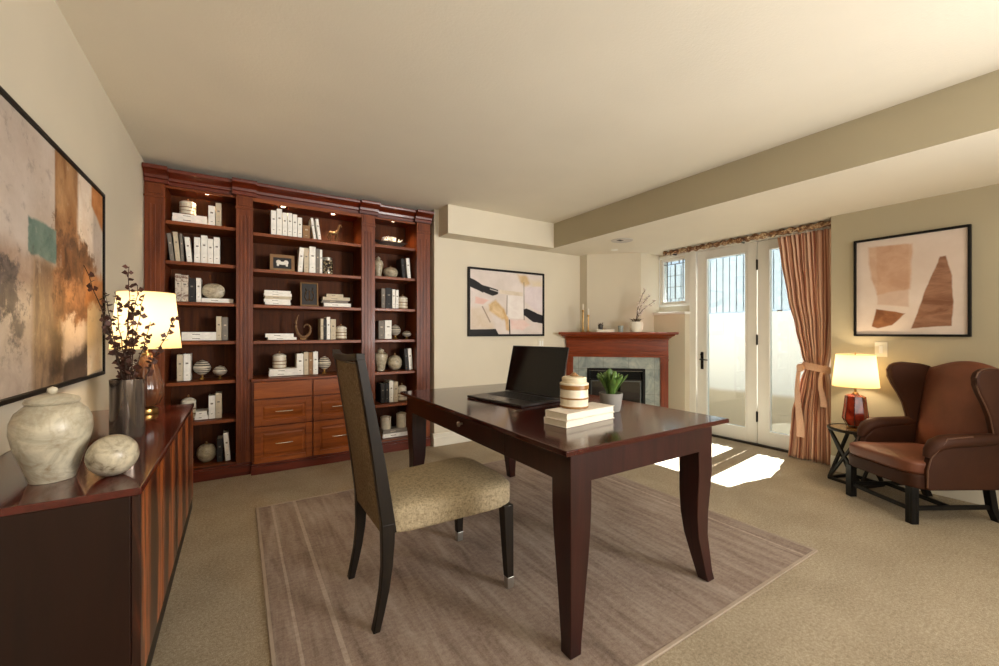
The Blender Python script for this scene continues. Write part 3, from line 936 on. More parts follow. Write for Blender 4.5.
def picture(x0, x1, y, z, h, label, dark):
    t = thing('photo_frame', label, 'picture frame', ((x0 + x1) / 2, y, z)); t.rotation_euler = (R(-7), 0, 0)
    w = (x1 - x0) / 2; f = .013 if dark else .026
    m = MB().box(-w, -w + f, 0, .016, 0, h).box(w - f, w, 0, .016, 0, h).box(-w + f, w - f, 0, .016, 0, f).box(-w + f, w - f, 0, .016, h - f, h)
    m.build('frame', M['bk_tan'] if not dark else M['bronze'], t, bevel=.002)
    MB().box(-w + f, w - f, .006, .012, f, h - f).build('mount', plain('dark_mount', (30, 26, 24), .6), t)
    if dark:
        m = MB()
        for s in (-1, 1):
            pts = [(s * .002, .004, h * .3), (s * w * .3, .004, h * .22), (s * w * .5, .004, h * .38), (s * w * .42, .004, h * .55), (s * w * .3, .004, h * .62), (s * w * .38, .004, h * .76)]
            m.tube(pts, .0045, 6)
        m.tube([(0, .004, h * .2), (0, .004, h * .66)], .004, 6)
        m.build('gilt_ornament', M['bronze'], t)
    else:
        m = MB()
        m.cushion((0, .006, h * .5), (w * .36, .004, h * .1), 2.4, 6)
        for s in (-1, 1):
            m.cushion((s * w * .3, .006, h * .55), (w * .2, .004, h * .14), 2.2, 6)
            m.cushion((s * w * .36, .006, h * .38), (w * .1, .004, h * .07), 2.2, 4)
        m.build('white_shell', M['coral'], t)
    return t
def spiral(x0, x1, y, z, h, label):
    t = thing('spiral_sculpture', label, 'sculpture', ((x0 + x1) / 2, y, z))
    w = (x1 - x0)
    MB().box(-w * .2, w * .2, -.02, .02, 0, .012).build('foot', M['bronze'], t, bevel=.002)
    pts = []; rad = []
    r0 = w * .5
    # tall left horn sweeping down, round to the right and curling in
    ctrl = [(-.30, 1.0), (-.42, .85), (-.5, .62), (-.46, .40), (-.30, .2), (0, .1), (.30, .17), (.47, .33), (.46, .50), (.30, .60), (.10, .57), (.05, .48)]
    for i, (a, b) in enumerate(ctrl):
        pts.append((a * w, 0, b * h)); rad.append((.003, .006, .009, .012, .014, .015, .014, .012, .010, .008, .006, .004)[i])
    # Catmull-Rom refine
    P_ = [Vector(p) for p in pts]; out = []; ro = []
    for i in range(len(P_) - 1):
        p0, p1, p2, p3 = P_[max(i - 1, 0)], P_[i], P_[i + 1], P_[min(i + 2, len(P_) - 1)]
        for k in range(4):
            u = k / 4
            out.append(.5 * ((2 * p1) + (p2 - p0) * u + (2 * p0 - 5 * p1 + 4 * p2 - p3) * u * u + (3 * p1 - p0 - 3 * p2 + p3) * u ** 3)); ro.append(rad[i] * (1 - u) + rad[i + 1] * u)
    out.append(P_[-1]); ro.append(rad[-1])
    MB().tube(out, ro, 10).build('horn', plain('antique_bronze', (120, 88, 58), .5, .4), t)
    return t

for bay, shelf, z, yf, its in ITEMS:
    nv = 0; stack_z = z; stack_rng = None; nh = 0; stacks = 0
    hs = []
    # count the lying books of every stack for the labels
    run = 0
    for it in its:
        if it[0] == 'H': run += 1
        elif run: hs.append(run); run = 0
    if run: hs.append(run)
    where = f'on {shelf} shelf of {bay} bookcase bay'
    grp = f'books on the {shelf} shelf of the {bay} bay'
    tot_v = sum(1 for i in its if i[0] == 'V')
    si = -1; prev = None; cnt = {}
    for k, a, b, h, tone, lean in its:
        cx = (a + b) / 2; w = b - a
        if k == 'H':
            if prev != 'H': si += 1; stack_z = z; nh = 0
            hh = max(.018, h * .82)
            n = hs[si]
            if n == 1: lab = f'{tone} book lying flat {where}'
            elif nh == 0: lab = f'{tone} book lying at bottom of stack {where}'
            elif nh == n - 1: lab = f'{tone} book lying on top of stack {where}'
            else: lab = f'{tone} book lying {ORD[nh]} from bottom in stack {where}'
            if len(hs) > 1: lab = lab.replace('stack', ('left' if si == 0 else 'right') + ' stack')
            book_flat(a, b, yf + .002 * (nh % 2), stack_z + .0005, hh, tone, lab, grp)
            stack_z += hh + .0005; nh += 1; stack_rng = (a - .01, b + .01)
        elif k == 'V':
            le = abs(math.sin(R(lean))) * h
            t = max(.018, w - (le * .4 if lean else 0)) - .0015
            x = min(a + (le if lean < 0 else 0) * .8, BAY[bay][1] - t - .006)
            adj = 'leaning' if lean else 'upright'
            tn = {'print': 'white patterned'}.get(tone, tone)
            lab = f'{tn} {adj} book, {ORD[nv]} standing from left {where}' if tot_v > 1 else f'{tn} {adj} book {where}'
            book_up(x, yf, z + .0005, t, h, tone, lab, grp, lean)
            nv += 1
        else:
            zz = z
            if stack_rng and a > stack_rng[0] - .03 and b < stack_rng[1] + .03: zz = stack_z
            r = w / 2 / 1.04; y = yf + .03 + r * .6
            onst = zz > z
            cnt[k] = cnt.get(k, 0) + 1
            multi = sum(1 for i in its if i[0] == k) > 1
            side = ('left ' if cnt[k] == 1 else 'right ') if multi else ''
            if k == 'ginger': ginger(cx, yf + r + .004, zz, r, h, f'{side}cream banded lidded jar ' + ('standing on the books ' if onst else '') + where)
            elif k == 'urn': urn(cx, yf + r + .004, zz, r, h, f'{side}cream aged ceramic urn with lid {where}')
            elif k == 'pumpkin': pumpkin(cx, yf + r + .004, zz, r, h, f'{side}round cream ribbed lidded vase {where}')
            elif k == 'bowl': bowl(cx, yf + r + .004, zz, r, h, (('larger ' if cnt[k] == 1 else 'smaller ') if multi else '') + f'striped footed bowl with lid {where}')
            elif k == 'canister': canister(cx, yf + r + .01, zz, r, h, f'{side}cream canister standing on the books {where}')
            elif k == 'disc':
                t = thing('oval_dish', f'oval cream carved dish standing on a flat book {where}', 'dish', (cx, yf + .06, zz))
                MB().cushion((0, 0, h * .5), (w / 2, .022, h * .5), 2.3, 12).build('dish', M['crackle'], t)
                m = MB()
                for q in range(1, 4):
                    m.tube([(w / 2 * .26 * q * math.cos(u), -.021 + .0035 * q, h * .5 + h * .13 * q * math.sin(u)) for u in [i * math.pi / 12 for i in range(25)]], .0022, 5)
                m.build('carved_rings', M['ceramic'], t)
            elif k == 'framepic': picture(a, b, yf + .05, z + .001, h, f'wooden picture frame with white shell {where}', False)
            elif k == 'framedark': picture(a, b, yf + .04, z + .001, h, f'upright gilt frame with gold ornament on black {where}', True)
            elif k == 'spiral': spiral(a, b, yf + .05, z, h, f'bronze curled horn sculpture {where}')
            elif k == 'glassjar':
                t = thing('glass_jar', f'dark glass jar with metal lid and pebbles {where}', 'jar', (cx, yf + .06, z))
                def peb():
                    q = N('pebbled_glass'); v = q.coord()
                    vo = q.n('ShaderNodeTexVoronoi'); vo.inputs['Scale'].default_value = 60; q.l(v, vo.inputs['Vector'])
                    col = q.ramp(vo.outputs['Distance'], [(.3, lin((170, 154, 122))), (.6, lin((40, 32, 26)))])
                    return q.principled(col, .15, 0, None, .5)
                MB().lathe([(0, 0), (r * .95, 0), (r, h * .06), (r, h * .76), (r * .85, h * .84), (0, h * .84)]).build('body', peb(), t)
                MB().lathe([(0, h * .84), (r * .88, h * .84), (r * .88, h), (0, h)]).build('lid', M['steel'], t)
            elif k == 'animal':
                t = thing('horse_figurine', f'small brass horse figurine with raised head {where}', 'figurine', (cx, yf + .06, z))
                bm = MB(); s = w
                mesh = bpy.data.meshes.new('figure')
                V_ = [(-.05, .50), (-.30, .50), (-.44, .38), (-.36, .52), (.02, .50), (.20, .52), (.30, .70), (.38, .92), (.50, .86)]
                bm.tube([(-.30 * s, 0, .50 * h), (-.1 * s, 0, .48 * h), (.1 * s, 0, .50 * h), (.2 * s, 0, .56 * h), (.30 * s, 0, .74 * h), (.36 * s, 0, .92 * h), (.42 * s, 0, .95 * h), (.52 * s, 0, .84 * h)], [.010, .014, .014, .013, .009, .008, .009, .005], 10)
                for lx, ly, kx in ((-.27, .008, -.05), (-.24, -.008, .03), (.14, .008, -.03), (.17, -.008, .06)):
                    bm.tube([(lx * s, ly, .47 * h), ((lx + kx) * s, ly, .25 * h), ((lx + kx * .4) * s, ly, .02 * h), ((lx + kx * .4 + .05) * s, ly, 0.003)], [.008, .005, .0035, .004], 8)
                bm.tube([(-.32 * s, 0, .52 * h), (-.42 * s, 0, .42 * h), (-.44 * s, 0, .25 * h)], [.004, .005, .002], 6)
                bm.tube([(.37 * s, .003, .94 * h), (.36 * s, .005, 1.0 * h)], [.003, .001], 5)
                bm.build('figure', M['bronze'], t)
            elif k == 'coral':
                t = thing('coral_dish', f'dark boat-shaped dish filled with white coral {where}', 'dish', (cx, yf + .09, z))
                m = MB(); rings = []
                for f, (sc_, zz_) in enumerate(((.30, 0), (.45, .012), (.8, .035), (1.0, .055), (.95, .055), (.7, .035), (.2, .02))):
                    rings.append([(w / 2 * sc_ * math.cos(u), .075 * sc_ * math.sin(u), zz_ + (.012 * abs(math.cos(u)) ** 3 if sc_ > .75 else 0)) for u in [2 * math.pi * i / 32 for i in range(32)]])
                m.loft(rings); m.build('dish', M['charcoal'], t)
                m = MB(); rr = random.Random(2)
                for i in range(26):
                    u = rr.uniform(0, 6.28); q = rr.uniform(0, .75)
                    px_, py_ = w / 2 * q * .8 * math.cos(u), .05 * q * math.sin(u)
                    m.tube([(px_, py_, .03), (px_ + rr.uniform(-.02, .02), py_ + rr.uniform(-.015, .015), .06 + .02 * (1 - q)), (px_ + rr.uniform(-.03, .03), py_ + rr.uniform(-.02, .02), .085 + .035 * (1 - q))], [.013, .010, .006], 6)
                m.build('coral', M['coral'], t)
        prev = k

# ------------------------------------------------------------------ rug
t = thing('area_rug', 'mauve brown distressed area rug under the desk', 'rug', (1.357, 2.06, 0))
o = MB().box(-1.245, 1.245, -1.10, 1.10, .001, .010).build('weave', M['rug'], t, smooth=0)
m = MB()
for a, b, c, d in ((-1.258, -1.245, -1.113, 1.113), (1.245, 1.258, -1.113, 1.113), (-1.245, 1.245, -1.113, -1.10), (-1.245, 1.245, 1.10, 1.113)):
    m.box(a, b, c, d, .001, .012)
m.build('binding', M['rug_edge'], t, bevel=.002)
RZ = .0105

# ------------------------------------------------------------------ desk
DX0, DX1, DY0, DY1, DZ = .960, 1.992, 1.078, 2.815, .76
DC = ((DX0 + DX1) / 2, (DY0 + DY1) / 2, 0)
dk = thing('desk', 'dark mahogany writing desk with curved legs standing on the rug', 'desk', DC)
hx, hy = (DX1 - DX0) / 2, (DY1 - DY0) / 2
MB().box(-hx, hx, -hy, hy, DZ - .022, DZ).build('desktop', M['desk_top'], dk, bevel=.005, seg=3)
ay = hy - .025
XA, XB = -hx + .040, 1.888 - DC[0]
m = MB()
m.box(XA, XA + .022, -ay + .10, ay - .10, .625, DZ - .022).box(XB - .022, XB, -ay + .10, ay - .10, .625, DZ - .022)
m.box(XA + .10, XB - .10, -ay, -ay + .022, .625, DZ - .022).box(XA + .10, XB - .10, ay - .022, ay, .625, DZ - .022)
m.build('apron', M['desk'], dk, bevel=.002)
for sx in (-1, 1):
    for sy in (-1, 1):
        rings = []
        for z, w, off in ((DZ - .022, .105, 0), (.60, .105, 0), (.52, .104, .001), (.42, .098, -.002), (.32, .088, -.003), (.22, .076, .002), (.12, .064, .016), (.05, .055, .026), (RZ, .053, .034)):
            cx, cy = (XB - .0525 + off if sx > 0 else XA + .0525 - off), sy * (ay - .0525 + off)
            rings.append([(cx + a * w / 2, cy + b * w / 2, z) for a, b in ((-1, -1), (1, -1), (1, 1), (-1, 1))])
        rings.reverse()
        MB().loft(rings).build('leg', M['desk'], dk, bevel=.004, smooth=30)
for y in (-.26, ):
    d = MB().box(XA - .004, XA, -.42, .42, .637, DZ - .030).build('drawer', M['desk'], dk, bevel=.002)
    MB().lathe([(0, 0), (.006, 0), (.006, .012), (.014, .018), (.014, .026), (.008, .03), (0, .03)], seg=16).transform(Matrix.Translation((XA - .004, 1.934 - DC[1], .694)) @ Matrix.Rotation(R(-90), 4, 'Y')).build('knob', M['steel'], d)

# ------------------------------------------------------------------ desk chair (faces +x, towards the desk)
ch = thing('desk_chair', 'high-backed dining chair with linen seat and dark legs at the desk', 'chair', (.76, 1.82, 0))
ox, oy = .76, 1.82
def W(x, y, z): return (x - ox, y - oy, z)
m = MB()
# seat: trapezoid cushion
c = MB(); c.cushion((0, 0, 0), (1, 1, 1), 7, 12, (0, 0, .12))
for v in c.bm.verts:
    x, y, z = v.co
    fx = (x + 1) / 2
    hw = .222 + .045 * fx
    X_ = -.285 + fx * .612
    zz = .438 + z * .060 - .012 * (1 - fx) - (.010 * abs(y) ** 3)
    v.co = (X_, y * hw, zz)
c.build('seat', M['seat_fab'], ch, smooth=60)
# seat frame under cushion
m = MB(); m.prism([(-.26, -.20), (.285, -.24), (.285, .24), (-.26, .20)], 'z', .378, .392); m.build('seat_frame', M['dark_wood'], ch)
def back_x(z):          # rear face of the back
    t_ = (z - .36) / (1.09 - .36)
    return -.282 - .105 * t_ + .006 * math.sin(t_ * math.pi)
for sy in (-1, 1):
    y0 = sy * .208
    # rear leg, sabre
    rings = []
    for z, xf, w in ((RZ, -.308, .028), (.08, -.292, .032), (.16, -.276, .036), (.25, -.265, .042), (.34, -.262, .050), (.42, -.262, .054)):
        rings.append([W(0, 0, 0) and (xf + a * w / 2, y0 + b * .018, z) for a, b in ((-1, -1), (1, -1), (1, 1), (-1, 1))])
    MB().loft(rings).build('leg', M['dark_wood'], ch, bevel=.004)
    # front leg with metal tip
    fx, fy = .276, sy * .242
    rings = []
    for z, w in ((.06, .034), (.20, .042), (.388, .050)):
        o_ = max(0, .36 - z) * .03
        rings.append([(fx + o_ + a * w / 2, fy + sy * o_ + b * w / 2, z) for a, b in ((-1, -1), (1, -1), (1, 1), (-1, 1))])
    lg = MB().loft(rings).build('leg', M['dark_wood'], ch, bevel=.003)
    o_ = .009
    m = MB(); m.loft([[(fx + o_ + .001 + a * w / 2, fy + sy * (o_ + .001) + b * w / 2, z) for a, b in ((-1, -1), (1, -1), (1, 1), (-1, 1))] for z, w in ((RZ, .031), (.062, .0355))])
    m.build('ferrule', M['steel'], lg, bevel=.002)
    # back stile
    rings = []
    for i in range(9):
        z = .38 + (1.085 - .38) * i / 8
        x0 = back_x(z)
        d_ = .056 - .024 * i / 8
        rings.append([(x0, y0 - .017, z), (x0 + d_, y0 - .017, z), (x0 + d_, y0 + .017, z), (x0, y0 + .017, z)])
    MB().loft(rings).build('stile', M['dark_wood'], ch, bevel=.003)
# top rail, slightly bowed
rings = []
for i in range(11):
    y = -.226 + .452 * i / 10
    bow = -.022 * (1 - (y / .226) ** 2)
    x0 = back_x(1.075) + bow
    zt = 1.082 + .010 * (y / .226) ** 2
    rings.append([(x0 - .002, y, zt - .026), (x0 + .034, y, zt - .026), (x0 + .032, y, zt), (x0 - .002, y, zt + .002)])
MB().loft(rings).build('top_rail', M['dark_wood'], ch, bevel=.004)
def backpad(x_off, th, name):
    m = MB(); n = 12
    F = [[None] * (n + 1) for _ in range(n + 1)]; G = [[None] * (n + 1) for _ in range(n + 1)]
    for i in range(n + 1):
        for j in range(n + 1):
            y = -.191 + .382 * j / n; z = .375 + (1.05 - .375) * i / n
            bow = -.018 * (1 - (y / .191) ** 2) * (i / n)
            pf = .008 * (1 - (2 * i / n - 1) ** 4) * (1 - (2 * j / n - 1) ** 4)
            x = back_x(z) + bow + x_off
            F[i][j] = m.bm.verts.new((x - (pf if x_off < .02 else 0), y, z)); G[i][j] = m.bm.verts.new((x + th + (pf if x_off > .02 else 0), y, z))
    for A, fl in ((F, 0), (G, 1)):
        for i in range(n):
            for j in range(n):
                q = [A[i][j], A[i][j + 1], A[i + 1][j + 1], A[i + 1][j]]
                m.face(q if fl else q[::-1])
    for i in range(n):
        for j in (0, n): m.face([F[i][j], F[i + 1][j], G[i + 1][j], G[i][j]])
        for A in ((0), (n)): m.face([F[A][i], F[A][i + 1], G[A][i + 1], G[A][i]])
    return m.build(name, M['back_fab'], ch, smooth=50)
backpad(.002, .014, 'back_upholstery')
backpad(.021, .012, 'backrest')

# ------------------------------------------------------------------ laptop
lp = thing('laptop', 'open black laptop on the desk with its screen facing the chair', 'laptop', (1.427, 2.098, DZ), R(10.5 - 1.5))
# local: +x towards hinge, screen faces -x
MB().box(-.165, .165, -.246, .246, .001, .016).build('base', M['laptop'], lp, bevel=.004)
MB().box(-.03, .135, -.205, .205, .016, .0172).build('keyboard_well', M['keys'], lp, smooth=0)
m = MB()
for i in range(5):
    for j in range(14):
        x = .112 - i * .031; y = -.198 + j * .0285
        m.box(x - .012, x + .012, y + .0015, y + .0255, .0172, .0190)
o = m.build('keys', M['keys'], lp, bevel=0, smooth=0)
MB().box(-.145, -.055, -.075, .075, .016, .0166).build('trackpad', plain('trackpad', (66, 64, 64), .25, .5), lp, smooth=0)
tilt = R(14)
lid = MB().box(0, .008, -.248, .248, 0, .315)
lid = lid.transform(Matrix.Translation((.16, 0, .018)) @ Matrix.Rotation(tilt, 4, 'Y'))
lid = lid.build('lid', M['laptop'], lp, bevel=.004)
MB().box(-.0012, 0.0, -.242, .242, .008, .309).transform(Matrix.Translation((.16, 0, .018)) @ Matrix.Rotation(tilt, 4, 'Y')).build('screen', M['screen'], lid, smooth=0)
MB().tube([(.162, -.19, .017), (.162, .19, .017)], .006).build('hinge', M['keys'], lp)

# books, jar and plant on the desk
def desk_book(loc, rz, L_, D_, h, label):
    t = thing('book', label, 'book', loc, rz, 'cream books stacked on the desk')
    m = MB(); m.box(0, L_, 0, D_, 0, .003).box(0, L_, 0, D_, h - .003, h).box(0, L_, D_ - .003, D_, .003, h - .003)
    m.build('cover', M['bk_cover'], t, bevel=.0012)
    MB().box(.004, L_ - .004, .004, D_ - .003, .003, h - .003).build('pages', M['page'], t, smooth=0)
M['bk_cover'] = plain('linen_book_cover', (222, 212, 198), .7, var=.04, vs=15, bump=.3, bs=260)
desk_book((1.187, 1.335, DZ + .0005), R(7), .345, .135, .030, 'cream linen book at the bottom of the stack on the desk')
desk_book((1.197, 1.343, DZ + .031), R(6), .335, .132, .030, 'cream linen book on top of the stack under the banded jar')
jr = thing('lidded_jar', 'cream jar with wooden bands and knob standing on the desk books', 'jar', (1.338, 1.452, DZ + .0615))
r = .066; h_ = .125
MB().lathe([(0, 0), (r * .95, 0), (r * 1.01, .004), (r * 1.01, .012), (r * .97, .016), (r, .04), (r * 1.02, .044), (r * 1.02, .050), (r, .054), (r * .99, .086), (r * 1.03, .089), (r * 1.03, h_ * .9), (r * .96, h_ * .93), (0, h_ * .93)], seg=40).build('body', M['jar_desk'], jr, smooth=30)
l = MB().lathe([(0, h_ * .93), (r * .86, h_ * .93), (r * .88, h_ + .012), (r * .8, h_ + .018), (0, h_ + .022)], seg=40).build('lid', plain('cream_lid', (222, 208, 178), .4), jr)
MB().lathe([(0, h_ + .018), (.018, h_ + .020), (.022, h_ + .025), (.014, h_ + .030), (.010, h_ + .036), (0, h_ + .038)], seg=20).build('knob', M['bk_tan'], l)
pt = thing('potted_succulent', 'small green succulent in a grey pot on the desk behind the books', 'plant', (1.655, 1.515, DZ))
r = .061
MB().lathe([(0, .001), (r * .72, .001), (r * .78, .006), (r, .090), (r, .096), (r * .88, .096), (r * .86, .082), (0, .082)], seg=36).build('pot', M['grey_pot'], pt)
MB().lathe([(0, .080), (r * .86, .082), (r * .4, .088), (0, .09)], seg=20).build('soil', plain('potting_soil', (52, 40, 30), .9, bump=.5), pt)
m = MB(); rr = random.Random(4)
for k in range(22):
    a = k * 2.4; q = .006 + .036 * (k / 22) ** .7
    out = Vector((math.cos(a), math.sin(a), 0))
    base = Vector((q * .6 * math.cos(a), q * .6 * math.sin(a), .082))
    hgt = rr.uniform(.105, .150) * (1.08 - .35 * q / .042)
    side = Vector((-math.sin(a + rr.uniform(-.9, .9)), math.cos(a), 0)).normalized()
    rings = []
    for f, w_ in ((0, .004), (.3, .006), (.55, .011), (.78, .016), (.93, .012), (1, .004)):
        c = base + out * (q * 1.7 * f ** 1.5) + Vector((0, 0, hgt * f))
        th_ = max(.0012, w_ * .35)
        rings.append([c + side * (w_ * math.cos(u)) + out * (th_ * math.sin(u)) for u in [i * math.pi / 4 for i in range(8)]])
    m.loft(rings)
m.build('leaves', M['leaf'], pt, smooth=60)

# ------------------------------------------------------------------ sideboard on the left wall
SX0, SX1, SY0, SY1, SZ = XL + .002, -.19, 1.26, 2.62, .81
sb = thing('sideboard', 'glossy red brown sideboard with rosewood front along the left wall', 'sideboard', ((SX0 + SX1) / 2, (SY0 + SY1) / 2, 0))
hw, hl = (SX1 - SX0) / 2, (SY1 - SY0) / 2
MB().box(-hw, hw, -hl, hl, SZ - .018, SZ).build('top', M['side_top'], sb, bevel=.003, seg=2)
MB().box(-hw, hw - .020, -hl + .002, hl - .002, .345, SZ - .018).build('carcass', M['side_end'], sb, bevel=.002)
for k in range(4):
    a = -hl + .006 + k * (2 * hl - .012) / 4; b = a + (2 * hl - .012) / 4
    MB().box(hw - .020, hw - .003, a + .0015, b - .0015, .345, SZ - .019).build('door', M['rosewood'], sb, bevel=.002)
MB().box(-hw + .03, hw - .006, -hl + .02, hl - .02, .285, .345).build('base_rail', M['black'], sb)
for sx in (-1, 1):
    for sy in (-1, 1):
        x, y = sx * (hw - .12), sy * (hl - .10)
        lg = MB(); lg.loft([[(x + sx * o_ + a * w / 2, y + sy * o_ + b * w / 2, z) for a, b in ((-1, -1), (1, -1), (1, 1), (-1, 1))] for z, w, o_ in ((.05, .024, .012), (.30, .036, 0))])
        lg = lg.build('leg', M['black'], sb, bevel=.002)
        MB().lathe([(0, 0), (.014, 0), (.017, .05), (0, .05)], x + sx * .013, y + sy * .013, 16).build('foot_cap', M['brass'], lg)

# ginger jar, ball, vase, lamp
r = .073; H_ = .228
gj = thing('ginger_jar', 'cream marble ginger jar with lid on near end of the sideboard', 'jar', (-.386, 1.447, SZ + .0005))
MB().lathe([(0, 0), (.040, 0), (.042, .006), (.052, .04), (.066, .085), (.0725, .120), (.0715, .145), (.063, .168), (.048, .184), (.044, .188), (0, .188)], seg=48).build('body', M['marble'], gj, smooth=50)
l = MB().lathe([(0, .188), (.048, .188), (.050, .192), (.046, .200), (.030, .207), (.010, .210), (0, .210)], seg=40).build('lid', M['marble'], gj, smooth=50)
MB().lathe([(0, .208), (.006, .209), (.010, .216), (.009, .224), (0, .228)], seg=18).build('knob', M['marble'], l, smooth=60)
o = MB(); o.cushion((0, 0, .051), (.051, .051, .051), 2.0, 16)
o = o.build('decorative_ball', stone('cream_marble_ball', (200, 190, 166), (92, 74, 52), .35, 12), smooth=80); o.location = (-.267, 1.403, SZ + .0005)
tag(o, 'smooth cream marble ball in front of the ginger jar on the sideboard', 'ball')
def mercury():
    q = N('smoked_glass_vase'); v = q.coord('Object')
    sep = q.n('ShaderNodeSeparateXYZ'); q.l(v, sep.inputs[0])
    nz = q.noise(q.coord(scale=(30, 30, 1.5)), 1.3, 3)
    col = q.ramp(nz, [(.35, lin((78, 68, 60))), (.6, lin((140, 128, 118)))])
    return q.principled(col, .12, .75)
vs = thing('branch_vase', 'tall smoked metallic vase holding dark leafy branches on the sideboard', 'vase', (-.325, 1.905, SZ + .0005))
MB().lathe([(0, 0), (.046, 0), (.0475, .006), (.0475, .196), (.0475, .200), (.044, .200), (.044, .05), (0, .05)], seg=44).build('vase', mercury(), vs)
cs, sn = .8443, .5358
tips = [(-.150, .395, .00), (-.105, .30, .03), (-.045, .400, .06), (-.02, .30, -.03), (.020, .33, .02), (.075, .285, -.02), (.155, .225, .03), (-.01, .21, .02), (.04, .20, .05), (-.06, .22, -.03)]
rr = random.Random(9)
for i, (lx, hz, dp) in enumerate(tips):
    # lx sideways along the wall-diagonal, dp in depth
    tx, ty = lx * cs + dp * sn, -lx * sn + dp * cs
    pts = []
    n = 14
    for k in range(n + 1):
        f = k / n
        g = f ** 1.35
        pts.append(Vector((tx * g + .012 * math.cos(i * 2.1) * (1 - f) + rr.uniform(-.0035, .0035), ty * g + .012 * math.sin(i * 2.1) * (1 - f) + rr.uniform(-.0035, .0035), .06 + (.14 + hz) * f)))
    m = MB(); m.tube(pts, [.0028 - .0018 * k / n for k in range(n + 1)], 6)
    br = m.build('branch', M['stem'], vs)
    lf = MB()
    for k in range(3, n + 1):
        if pts[k].z < .195: continue
        for s in range(5 if k < 12 else 4):
            if rr.random() < .12: continue
            a = rr.uniform(0, 6.28)
            d = Vector((math.cos(a), math.sin(a), rr.uniform(-.2, .6))).normalized()
            sd = d.cross(Vector((rr.uniform(-1, 1), rr.uniform(-1, 1), rr.uniform(-1, 1)))).normalized()
            ln = rr.uniform(.013, .023); wd = ln * .52
            p = pts[k].lerp(pts[k - 1], rr.random())
            if (p + d * ln).x + vs.location.x < XL + .035: continue
            b0 = lf.bm.verts.new(p); b1 = lf.bm.verts.new(p + d * ln * .45 + sd * wd + Vector((0, 0, .002))); b2 = lf.bm.verts.new(p + d * ln); b3 = lf.bm.verts.new(p + d * ln * .45 - sd * wd + Vector((0, 0, .002)))
            lf.face([b0, b1, b2]); lf.face([b0, b2, b3])
    lf.build('leaves', M['leaf_dk'], br, smooth=0)

def lamp_bulb(name, loc, power, parent, r=.035, c=(1, .76, .48)):
    l = bpy.data.lights.new(name, 'POINT'); l.energy = power; l.color = c; l.shadow_soft_size = r
    o = bpy.data.objects.new(name, l); COL.objects.link(o); o.location = loc; o.parent = parent
    return o
M['shade'] = shade_mat('lit_shade', (255, 244, 205), .30)
def shade(parent, r0, r1, z0, z1):
    m = MB(); th = .0015
    m.lathe([(r0, z0), (r1, z1), (r1 - th, z1), (r0 - th, z0), (r0, z0)], seg=64)
    s = MB(); rings = []
    seg = 64
    for r_, z in ((r0, z0), (r1, z1), (r1 - th, z1), (r0 - th, z0), (r0, z0)):
        rings.append([(r_ * math.cos(2 * math.pi * i / seg), r_ * math.sin(2 * math.pi * i / seg), z) for i in range(seg)])
    s.loft(rings, cap=False)
    m.bm.free()
    o = s.build('lamp_shade', M['shade'], parent)
    for r_, z in ((r0, z0 + .001), (r1, z1 - .001)):
        t_ = MB()
        t_.tube([(r_ * math.cos(i * math.pi / 24), r_ * math.sin(i * math.pi / 24), z) for i in range(49)], .0016, 6)
        t_.build('shade_trim', plain('shade_tape', (214, 190, 140), .7) if 'shade_tape' not in bpy.data.materials else bpy.data.materials['shade_tape'], o)
    return o
la = thing('table_lamp', 'lit table lamp with fluted amber glass base on the sideboard', 'lamp', (-.345, 2.405, SZ + .0005))
MB().lathe([(0, 0), (.040, 0), (.042, .004), (.040, .020), (.030, .026), (0, .026)], seg=30).build('foot', M['brass'], la)
m = MB(); rings = []
seg = 72
for r_, z in ((.022, .026), (.046, .045), (.060, .085), (.057, .13), (.044, .19), (.030, .235), (.018, .26)):
    rings.append([(r_ * (1 + .035 * math.cos(18 * q)) * math.cos(q), r_ * (1 + .035 * math.cos(18 * q)) * math.sin(q), z) for q in [2 * math.pi * i / seg for i in range(seg)]])
m.loft(rings)
def amber(name, c1, c2, sc=6):
    q = N(name); nz = q.noise(q.coord(scale=(1, 1, .35)), sc, 4, .6, 1.0)
    col = q.ramp(nz, [(.35, lin(c1)), (.65, lin(c2))])
    return q.principled(col, .08, 0, None, .6)
m.build('glass_body', amber('amber_fluted_glass', (58, 32, 20), (128, 78, 48)), la, smooth=60)
MB().lathe([(0, .26), (.018, .26), (.018, .268), (.007, .272), (.007, .36), (0, .36)], seg=16).build('stem', M['brass'], la)
shade(la, .124, .100, .290, .540)
lamp_bulb('bulb_light', (0, 0, .41), 3.2, la)

